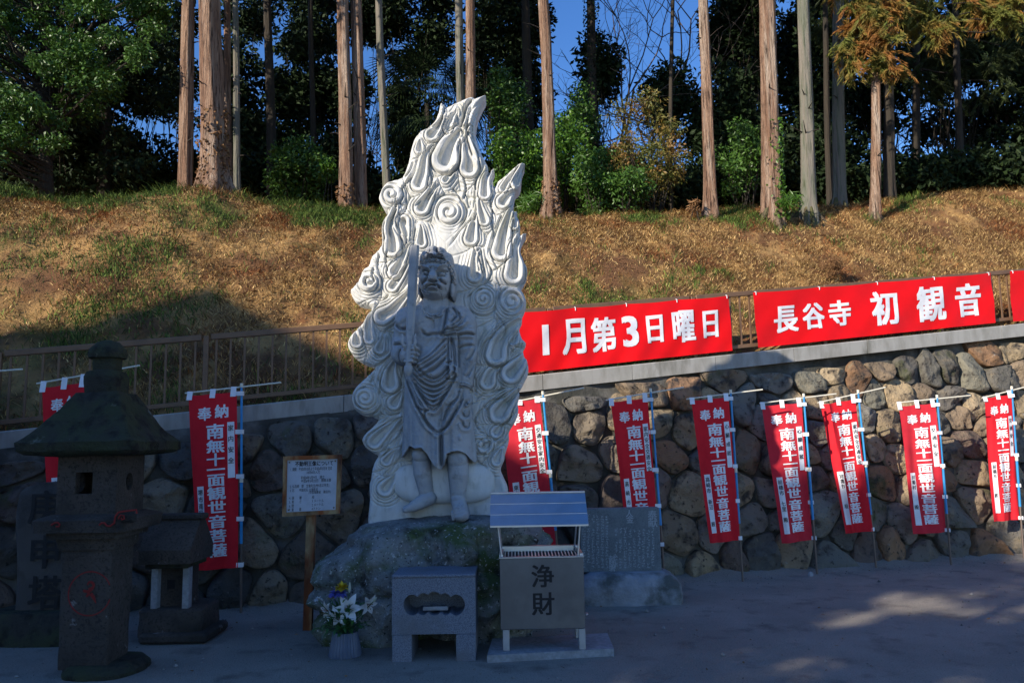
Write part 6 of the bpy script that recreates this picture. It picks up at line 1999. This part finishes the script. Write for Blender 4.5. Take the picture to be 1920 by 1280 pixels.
def build_forest():
    A = M['bark']; Gm = M['bark_grey']; Dk = M['bark_dark']
    spec = [
        (345, 354, 27, 14.1, A, 'pale slanting cedar trunk just left of the thickest trunk, leaves crossing it', 1.2, True),
        (400, 394, 47, 13.7, A, 'thickest cedar trunk with flared mossy foot on a mound at left', 1.9, True),
        (434, 424, 15, 15.6, A, 'thin brown trunk close behind the thickest cedar', 1.1, False),
        (450, 438, 13, 15.0, Gm, 'thin pale grey trunk right of the thickest cedar', 1.2, False),
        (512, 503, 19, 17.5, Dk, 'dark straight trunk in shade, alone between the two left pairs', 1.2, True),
        (650, 644, 26, 14.5, A, 'left trunk of the close pair of cedars left of the statue', 1.35, True),
        (678, 669, 25, 14.7, A, 'right trunk of the close pair of cedars left of the statue', 1.3, True),
        (727, 711, 16, 15.4, Gm, 'slender leaning mossy trunk directly left of the flame halo', 1.2, False),
        (873, 860, 18, 15.4, Gm, 'greenish trunk behind the statue tip, left of its brown twin', 1.2, True),
        (888, 878, 21, 14.9, A, 'brown trunk behind the statue tip, touching its greenish twin', 1.3, True),
        (1034, 1017, 25, 14.5, A, 'single sunlit cedar trunk just right of the statue with flared foot', 1.7, True),
        (1330, 1320, 23, 14.9, A, 'brown trunk with dappled light, first of the right hand group', 1.5, True),
        (1447, 1438, 36, 14.7, A, 'stout pale cedar trunk with ivy climbing its right side', 1.35, True),
        (1515, 1506, 27, 14.9, Gm, 'smooth grey green trunk right of the ivy clad cedar', 1.35, True),
        (1571, 1574, 24, 16.4, Gm, 'dim brown trunk in half shade beside the grey green one', 1.2, True),
        (1557, 1545, 12, 17.0, Dk, 'thin dark trunk squeezed behind the dim brown one', 1.1, False),
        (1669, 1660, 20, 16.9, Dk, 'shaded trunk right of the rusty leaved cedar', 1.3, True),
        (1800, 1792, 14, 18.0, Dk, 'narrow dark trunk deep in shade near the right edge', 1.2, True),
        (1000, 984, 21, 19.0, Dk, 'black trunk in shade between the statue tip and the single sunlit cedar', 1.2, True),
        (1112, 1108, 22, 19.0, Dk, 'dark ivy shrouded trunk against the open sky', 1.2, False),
        (1252, 1262, 9, 17.5, Dk, 'thin black stem leaning against the sky left of the right hand group', 1.1, False),
        (2010, 2010, 24, 15.5, A, 'cedar trunk outside the right edge', 1.3, True),
        (200, 196, 24, 17.5, Dk, 'dark trunk hidden in the broadleaf tree at left', 1.2, True),
        (590, 584, 12, 18.2, Dk, 'thin dark stem with side twigs left of the close pair', 1.2, False),
    ]
    for i, (px, pt, w, Y, mt, lab, fl, cr) in enumerate(spec):
        t, b, ax = cedar(px, pt, w, Y, mt, lab, i + 1, fl, crown=cr, crown_r=2.3, nleaf=2700)
        if i == 1:
            ivy(t, b, ax, w / 2 * Y / FPX, 0, 1.6, 500, M['dead_twig'], -.3, 'foot_litter', 1.3)
        if i == 12: ivy(t, b, ax, w / 2 * Y / FPX, 0, 2.0, 420, M['leaf_bright'], -.7, 'ivy', .55)
        if i in (5, 10): ivy(t, b, ax, w / 2 * Y / FPX, 0, .7, 160, M['dead_twig'], -1.2, 'foot_litter', 1.2)
        if i == 19:
            ivy(t, b, ax, .16, 0, 9, 2600, M['leaf_dark'], 0, 'ivy', 3)
    # the cedar with rusty foliage at the right
    Y = 15.2
    t, b, ax = cedar(1638, 1642, 19, Y, A, 'cedar with drooping rusty orange and green foliage in sunshine', 77, 1.2, crown=False)
    cl = []
    rnd = random.Random(8)
    for (px, py, r, k, yy) in ((1612, 20, .3, 20, 0), (1640, 40, .3, 22, -.3), (1600, 60, .28, 16, .1), (1580, 95, .2, 10, 0), (1665, 70, .3, 22, -.4), (1625, 100, .28, 16, -.2), (1655, 120, .25, 16, -.3), (1600, 130, .2, 10, -.1), (1680, 20, .3, 20, .1), (1680, 140, .16, 8, -.2), (1640, -30, .4, 24, 0), (1590, -20, .35, 18, 0), (1690, -40, .4, 22, 0)):
        c = P(px, py, Y + yy); cl.append((c.x, c.y, c.z + .12, r, k))
    spray_tree(b, t, cl, M['needle_rust'], 5)
    bm = MB()
    for i, c in enumerate(cl): branch_mb(bm, b + ax * (c[2] - b.z + .35), (c[0], c[1], c[2]), .018, .006, i, 5)
    bm.build('branches', M['bark_dark'], t)
    Y = 15.8
    t, b, ax = cedar(1975, 1985, 26, Y, A, 'cedar rooted past the right edge whose rusty sprays hang into view', 78, 1.3, crown=True)
    cl = []; bm = MB()
    for (px, py, r, k, yy) in ((1735, 25, .3, 22, -.2), (1770, 55, .26, 18, -.4), (1750, 80, .2, 10, -.3), (1830, 15, .35, 24, 0), (1860, 35, .3, 22, -.3), (1890, 10, .35, 26, -.2), (1905, 40, .22, 12, -.3), (1725, -20, .35, 20, 0), (1800, -25, .4, 24, 0), (1880, -30, .4, 24, 0), (1720, 60, .2, 10, 0)):
        c = P(px, py, Y + yy); cl.append((c.x, c.y, c.z + .12, r, k))
    spray_tree(b, t, cl, M['needle_rust'], 6, 'sprays')
    for i, c in enumerate(cl): branch_mb(bm, b + ax * (c[2] - b.z + .5), (c[0], c[1], c[2]), .03, .006, i, 5)
    bm.build('boughs', M['bark_dark'], t)
    # dim green sprays further back
    Y = 18.5
    t, b, ax = cedar(1720, 1715, 16, Y, Dk, 'shaded cedar with dull green drooping sprays at the right', 79, 1.2, crown=True)
    cl = []; bm = MB()
    for (px, py, r, k) in ((1790, 130, .35, 18), (1720, 150, .35, 14), (1810, 90, .4, 20), (1890, 60, .4, 16), (1770, 90, .35, 14), (1860, 130, .4, 20), (1900, 100, .4, 18), (1740, 195, .2, 8), (1760, 170, .3, 12), (1830, 190, .3, 10), (1700, 110, .3, 12), (1545, 60, .35, 14), (1560, 20, .4, 18), (1880, 170, .3, 12), (1745, 120, .3, 12)):
        c = P(px, py, Y); cl.append((c.x, c.y, c.z + .12, r, k))
    spray_tree(b, t, cl, M['needle'], 7, 'sprays', .2)
    for i, c in enumerate(cl): branch_mb(bm, b + ax * (c[2] - b.z + .5), (c[0], c[1], c[2]), .03, .006, i, 5)
    bm.build('boughs', M['bark_dark'], t)

    # glossy broadleaf tree at the left
    Y = 14.5
    b = on_plateau(95, Y + .6)
    t = empty('broadleaf_tree', b, 'large glossy dark green broadleaf tree filling the upper left corner', 'tree')
    trunk_obj(b, P(80, -60, Y + .6), .14, .07, Dk, t, 1.3, 60)
    rnd = random.Random(4); cs = []; bm = MB()
    while len(cs) < 340:
        px, py = rnd.uniform(-160, 345), rnd.uniform(-120, 330)
        lim = np.interp(py, [-200, 0, 90, 150, 230, 330], [345, 335, 300, 235, 160, 75])
        if px > lim: continue
        if py > 290 and px > 60: continue
        c = P(px, py, Y + rnd.uniform(-.9, 1.0)); cs.append(tuple(c))
        if len(cs) % 3 == 0: branch_mb(bm, b + Vector((0, 0, max(.8, (c.z - b.z) * .75))), c, .03, .008, len(cs), 5)
    V, F = crown_cloud(cs, .27, 170, .095, .044, .25, .7)
    mesh_np('crown', V, F, M['leaf_gloss'], t)
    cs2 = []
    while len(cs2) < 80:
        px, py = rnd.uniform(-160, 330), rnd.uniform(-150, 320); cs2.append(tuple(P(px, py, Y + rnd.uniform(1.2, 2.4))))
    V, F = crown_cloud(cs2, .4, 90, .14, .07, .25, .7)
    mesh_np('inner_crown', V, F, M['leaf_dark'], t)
    bm.build('branches', Dk, t)

    # sunlit understorey
    shrub('evergreen_shrub', 'bright green evergreen bush right of the statue tip behind the flame point', 975, 230, 400, 150, 16.2, M['leaf_bright'], 5200, .105, .05, clus=52, seed=1)
    shrub('evergreen_shrub', 'tall bright green bush behind the single sunlit cedar', 1050, 195, 395, 130, 16.8, M['leaf_bright'], 4800, .105, .05, clus=50, seed=2)
    shrub('evergreen_shrub', 'deep green bush low between the single cedar and the olive thicket', 1110, 275, 405, 110, 15.9, M['leaf_gloss'], 4200, .09, .045, clus=40, seed=3)
    shrub('thicket', 'olive and rust tinted thicket against the sky right of the single cedar', 1205, 165, 400, 175, 16.6, M['leaf_olive'], 7600, .10, .032, clus=80, seed=4)
    shrub('evergreen_shrub', 'dark glossy bush at the foot of the olive thicket', 1165, 310, 405, 120, 15.6, M['leaf_gloss'], 3600, .09, .045, clus=36, seed=5)
    shrub('evergreen_shrub', 'small bright green spray by the close pair of cedars', 612, 292, 350, 44, 16.0, M['leaf_bright'], 500, .10, .05, clus=9, rad=.22, seed=6)
    shrub('evergreen_shrub', 'dim green bush between the dark trunk and the close pair', 560, 255, 395, 130, 17.2, M['leaf_gloss'], 4200, .10, .05, clus=44, seed=7)
    shrub('grass_tuft', 'bright bamboo grass tuft on the crest right of the halo', 998, 362, 404, 60, 14.6, M['leaf_bright'], 420, .20, .02, 'grass tuft', clus=10, rad=.22, seed=8, stem=False)
    shrub('grass_tuft', 'bamboo grass tuft at the foot of the ivy clad cedar', 1478, 362, 395, 50, 14.4, M['leaf_bright'], 300, .16, .02, 'grass tuft', clus=8, rad=.18, seed=9, stem=False)
    shrub('dry_bush', 'small dry brown bush alone on the bank above the long banner', 1556, 478, 522, 52, float(isect(1556, 515, .28, 11.4).y), M['dead_twig'], 700, .10, .012, 'bush', clus=18, rad=.10, seed=10, stem=False)
    shrub('tree_stump', 'pale weathered stump on the crest left of the right hand trunks', 1303, 368, 400, 26, 14.6, M['dead_twig'], 200, .12, .03, 'stump', clus=6, rad=.10, seed=12, stem=True)
    shrub('evergreen_shrub', 'dim green bush behind the gap between the dappled trunk and the ivy clad cedar', 1385, 215, 395, 110, 17.6, M['leaf_gloss'], 3600, .10, .05, clus=36, seed=21)
    shrub('evergreen_shrub', 'mid green bush high behind the single cedar against the sky', 1080, 150, 300, 100, 18.2, M['leaf_gloss'], 2600, .10, .05, clus=26, seed=22)
    shrub('evergreen_shrub', 'mid green foliage directly right of the flame tip', 950, 110, 260, 110, 17.4, M['leaf_gloss'], 3000, .10, .05, clus=30, seed=23)
    # deep shade: dark trees and bushes
    k = 0
    darks = [  # px, top, bottom, width, Y
        (40, -60, 395, 330, 19, 64), (230, 60, 395, 260, 18.2, 60), (330, -40, 300, 150, 20, 30), (150, 200, 400, 330, 18, 60),
        (470, 190, 400, 140, 19.5, 44), (450, 60, 260, 130, 20, 26), (590, -30, 200, 130, 21, 30), (540, 150, 330, 120, 20.5, 26), (620, 120, 300, 110, 22, 22), (1000, -80, 60, 130, 21.5, 22), (1500, 130, 330, 120, 20.5, 26), (660, 130, 250, 90, 21, 18), (760, 150, 330, 110, 20.5, 24), (560, 60, 240, 150, 21, 30), (480, -60, 110, 150, 22, 22), (600, -80, 120, 150, 23, 24), (690, -40, 90, 110, 21, 26), (700, 320, 400, 190, 20, 36), (640, 230, 400, 120, 19, 24),
        (780, -90, 170, 190, 21, 62), (820, 180, 400, 170, 21, 40), (940, -60, 230, 190, 20.5, 70), (960, 110, 300, 160, 22, 44), (1000, 280, 405, 200, 19, 40),
        (1120, 60, 200, 100, 20, 20), (1200, 330, 405, 280, 18.5, 50), (1250, 120, 260, 120, 20, 24), (1340, 120, 400, 150, 19.5, 56), (1390, 20, 280, 150, 21, 60),
        (1420, 240, 400, 170, 19, 50), (1540, -40, 250, 130, 20, 50), (1480, 20, 200, 120, 22, 36), (1390, -90, 90, 120, 20.5, 34), (1345, -20, 140, 70, 21, 18), (1520, -90, 60, 120, 21, 26), (1640, -80, 130, 130, 21, 34), (1560, 230, 400, 200, 20, 50), (1640, 120, 260, 150, 21, 34),
        (1760, -60, 190, 230, 21, 84), (1880, -60, 240, 220, 20.5, 84), (1700, 300, 400, 230, 19, 54), (1850, 280, 400, 250, 18.5, 66), (1800, 190, 300, 240, 22, 28), (1960, 60, 400, 260, 19, 70), (2120, -20, 400, 260, 19, 60), (-170, -40, 400, 300, 18.5, 70), (-400, -40, 400, 300, 19, 60),
    ]
    rl = random.Random(44)
    for px in range(-120, 2080, 105): darks.append((px + rl.uniform(-25, 25), rl.uniform(285, 335), 410, 210, rl.uniform(18.6, 20.4), 40))
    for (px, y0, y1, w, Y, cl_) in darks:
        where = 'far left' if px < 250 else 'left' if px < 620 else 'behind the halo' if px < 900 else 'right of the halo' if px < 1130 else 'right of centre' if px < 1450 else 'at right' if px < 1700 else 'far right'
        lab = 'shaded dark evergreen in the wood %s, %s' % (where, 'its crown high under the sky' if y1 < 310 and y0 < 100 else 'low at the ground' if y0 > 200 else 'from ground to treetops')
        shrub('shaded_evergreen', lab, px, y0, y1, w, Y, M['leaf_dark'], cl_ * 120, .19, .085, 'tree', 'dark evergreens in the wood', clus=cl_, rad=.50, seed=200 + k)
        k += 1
    for i, (px, Y, H, ln) in enumerate(((1150, 21, 9, .1), (1210, 22, 10, -.1), (1290, 20.5, 9, -.05), (1075, 23, 9, .15), (720, 23, 8, .05), (600, 24, 9, -.1), (1500, 24, 8, 0), (1680, 25, 8, .1))):
        bare_tree('leafless tree spreading thin twigs against the blue sky %s' % ('right of the single cedar' if 1040 < px < 1300 else 'left of the statue' if px < 800 else 'through the right hand trunks'), px, Y, H, 30 + i, .075, ln)
    palm(800, 18.0, 195, 1.35, 5)
    # dead leaves and twigs lodged all over the bank
    n = 16000
    x = RNG.uniform(-8.5, 12.5, n); y0 = wall_y(x, .64); y = y0 + (crest_y(x) - y0) * RNG.uniform(0, 1, n)
    den = fbm(np.stack([x * .9, y * .9, x * 0], -1), 78, 3); kp = den + RNG.normal(0, .2, n) > .0
    x, y = x[kp], y[kp]; n = len(x)
    z = terrain(x, y) + RNG.uniform(0, .035, n)
    d = RNG.normal(0, 1, (n, 3)); d[:, 2] *= .35
    V, F = leaves_np(np.stack([x, y, z], -1), RNG.uniform(.03, .11, n), RNG.uniform(.010, .03, n), d)
    o = mesh_np('bank_litter', V, F, M['dead_twig']); tag(o, 'dead leaves and broken twigs caught in the grass of the bank', 'litter', kind='stuff')
    # crest litter: dead cedar twigs and weeds along the top of the bank
    n = 5200
    x = RNG.uniform(-8.5, 13, n); y = crest_y(x) + RNG.normal(-.25, .45, n)
    den = fbm(np.stack([x * .8, y, x * 0], -1), 77, 3); kp = den > -.05
    x, y = x[kp], y[kp]; n = len(x)
    z = terrain(x, y) + RNG.uniform(0, .07, n)
    d = RNG.normal(0, 1, (n, 3)); d[:, 2] = np.abs(d[:, 2]) * .5
    V, F = leaves_np(np.stack([x, y, z], -1), RNG.uniform(.08, .22, n), RNG.uniform(.008, .02, n), d)
    o = mesh_np('fallen_cedar_twigs', V, F, M['dead_twig']); tag(o, 'rusty fallen cedar twigs littering the crest of the bank', 'litter', kind='stuff')

# ------------------------------------------------------------------ what stands behind the camera and throws the shade
def build_shade_side():
    Y = -6.0
    ux, vz = SA * (Y + .3), -SB * (Y + .3)             # a point with shadow coordinates (u, v) stands at X = u + ux, Z = v + vz
    t = empty('temple_hall', (-20, Y, 0), 'wide temple hall with a tall gabled roof across the yard', 'building')
    prof = [(-24.5, 6.5), (-20.0, 8.0), (-18.0, 8.9), (-17.29, 9.17), (-16.9, 9.42), (-16.70, 9.55), (-16.68, 10.80), (-16.5, 10.72), (-15.2, 9.92), (-12.7, 8.40), (-11.0, 7.6), (-9.5, 6.82), (-9.3, 6.6)]
    roof = [(u + ux, v + vz) for u, v in prof]
    hall_poly = [(roof[0][0], 0)] + [(x, z - .03) for x, z in roof] + [(roof[-1][0], 0)]
    b = MB(); b.prism([(x, Y, z) for x, z in hall_poly], Vector((0, -.25, 0)), Vector((0, 0, 0))); b.build('front_wall', M['plaster'], t)
    b = MB()
    for (x0, z0), (x1, z1) in zip(roof[:-1], roof[1:]):
        b.add([(x0, Y + .3, z0 - .15), (x1, Y + .3, z1 - .15), (x1, Y - 9, z1 - .15), (x0, Y - 9, z0 - .15), (x0, Y + .3, z0), (x1, Y + .3, z1), (x1, Y - 9, z1), (x0, Y - 9, z0)],
              [[0, 1, 2, 3], [7, 6, 5, 4], [0, 4, 5, 1], [1, 5, 6, 2], [2, 6, 7, 3], [3, 7, 4, 0]])
    b.build('roof', M['tile'], t)
    xa, xb = roof[0][0] + .4, roof[-1][0] - .4
    b = MB(); b.box(((xa + xb) / 2, Y - 4.6, 4.3), (xb - xa, 8.6, 8.6)); b.build('hall_body', M['plaster'], t)
    for k in range(6):
        x = xa + (xb - xa) * k / 5
        b = MB(); b.tube([(x, Y + .12, 0), (x, Y + .12, 8.4)], .17, 12); b.build('column', M['wood_dark'], t)
    t = empty('shade_block', (-11, Y - 1, 0), 'unseen low block added across the yard to shade the ground', 'building')
    b = MB(); b.box((-11.0, Y - 2.1, 2.75), (7.8, 4.0, 5.5)); b.build('shade_block_wall', M['plaster'], t)  # added block out of view, sized to keep the yard in shade
    b = MB(); b.prism([(0, Y + .4, 5.45), (0, Y - 2.1, 6.1), (0, Y - 4.6, 5.45), (0, Y - 4.6, 5.3), (0, Y + .4, 5.3)], Vector((-15.0, 0, 0)), Vector((-6.6, 0, 0))); b.build('roof', M['tile'], t)
    rnd = random.Random(12)
    def tree(lab, Yt, spots, per, rad, L, W, seed, lean=0):
        cs = []
        for (u, v) in spots:
            y = Yt + rnd.uniform(-.8, .8); cs.append((u + SA * y, y, v - SB * y))
        cx = sum(c[0] for c in cs) / len(cs) + lean
        t = empty('yard_tree', (cx, Yt, 0), lab, 'tree')
        top = max(c[2] for c in cs)
        trunk_obj((cx, Yt, 0), (cx, Yt, top - .8), .24, .06, M['bark_dark'], t, 1.4, seed)
        V, F = crown_cloud(cs, rad, per, L, W, .2, .8); mesh_np('crown', V, F, M['leaf_dark'], t)
        b = MB()
        for i, c in enumerate(cs[::4]): branch_mb(b, (cx, Yt, min(c[2] - .3, top - 1)), c, .05, .012, i, 5)
        b.build('branches', M['bark_dark'], t)
    knots = [-9.8, -9.3, -9.05, -8.7, -8.2, -7.7, -7.1, -6.4]
    sp = []
    for i in range(270):
        u = rnd.uniform(-9.7, -6.5)
        top = np.interp(u, knots, TREE_TOP)
        sp.append((u, rnd.uniform(1.2, top - .34)))
    tree('dense round evergreen tree standing between the temple hall and the added low block', -4.6, sp, 110, .42, .26, .15, 71)
    sp = []
    for i in range(120):
        u = rnd.uniform(-7.0, -2.0)
        top = np.interp(u, [-7.0, -6.3, -5.5, -4.5, -2.0], [7.4, 7.1, 6.8, 6.2, 5.5]); v = rnd.uniform(1.0, top)
        if any((u - gu) ** 2 / .30 ** 2 + (v - gv) ** 2 / gr ** 2 < 1 for gu, gv, gr in GAPS): continue
        sp.append((u, v))
    tree('open branched tree casting dappled light on the yard', -4.9, sp, 95, .40, .22, .12, 73)
TREE_TOP = [6.6, 6.9, 7.35, 7.75, 7.6, 7.55, 7.7, 7.6]     # v of the crown's outline
GAPS = [(-6.3, 6.0, .2), (-5.36, 5.48, .22), (-4.21, 4.61, .26), (-3.6, 4.0, .26), (-4.7, 3.8, .15), (-6.4, 7.3, .3), (-6.9, 6.6, .2), (-3.2, 3.5, .2)]
build_setting()
build_wall()
build_fence()
build_statue()
build_rock()
build_lantern()
build_monument()
build_shrine()
build_sign()
build_firebox()
build_offering_box()
build_tablet()
build_flowers()
build_banners()
build_long_banners()
build_forest()
build_shade_side()
build_grass()
build_yard_litter()
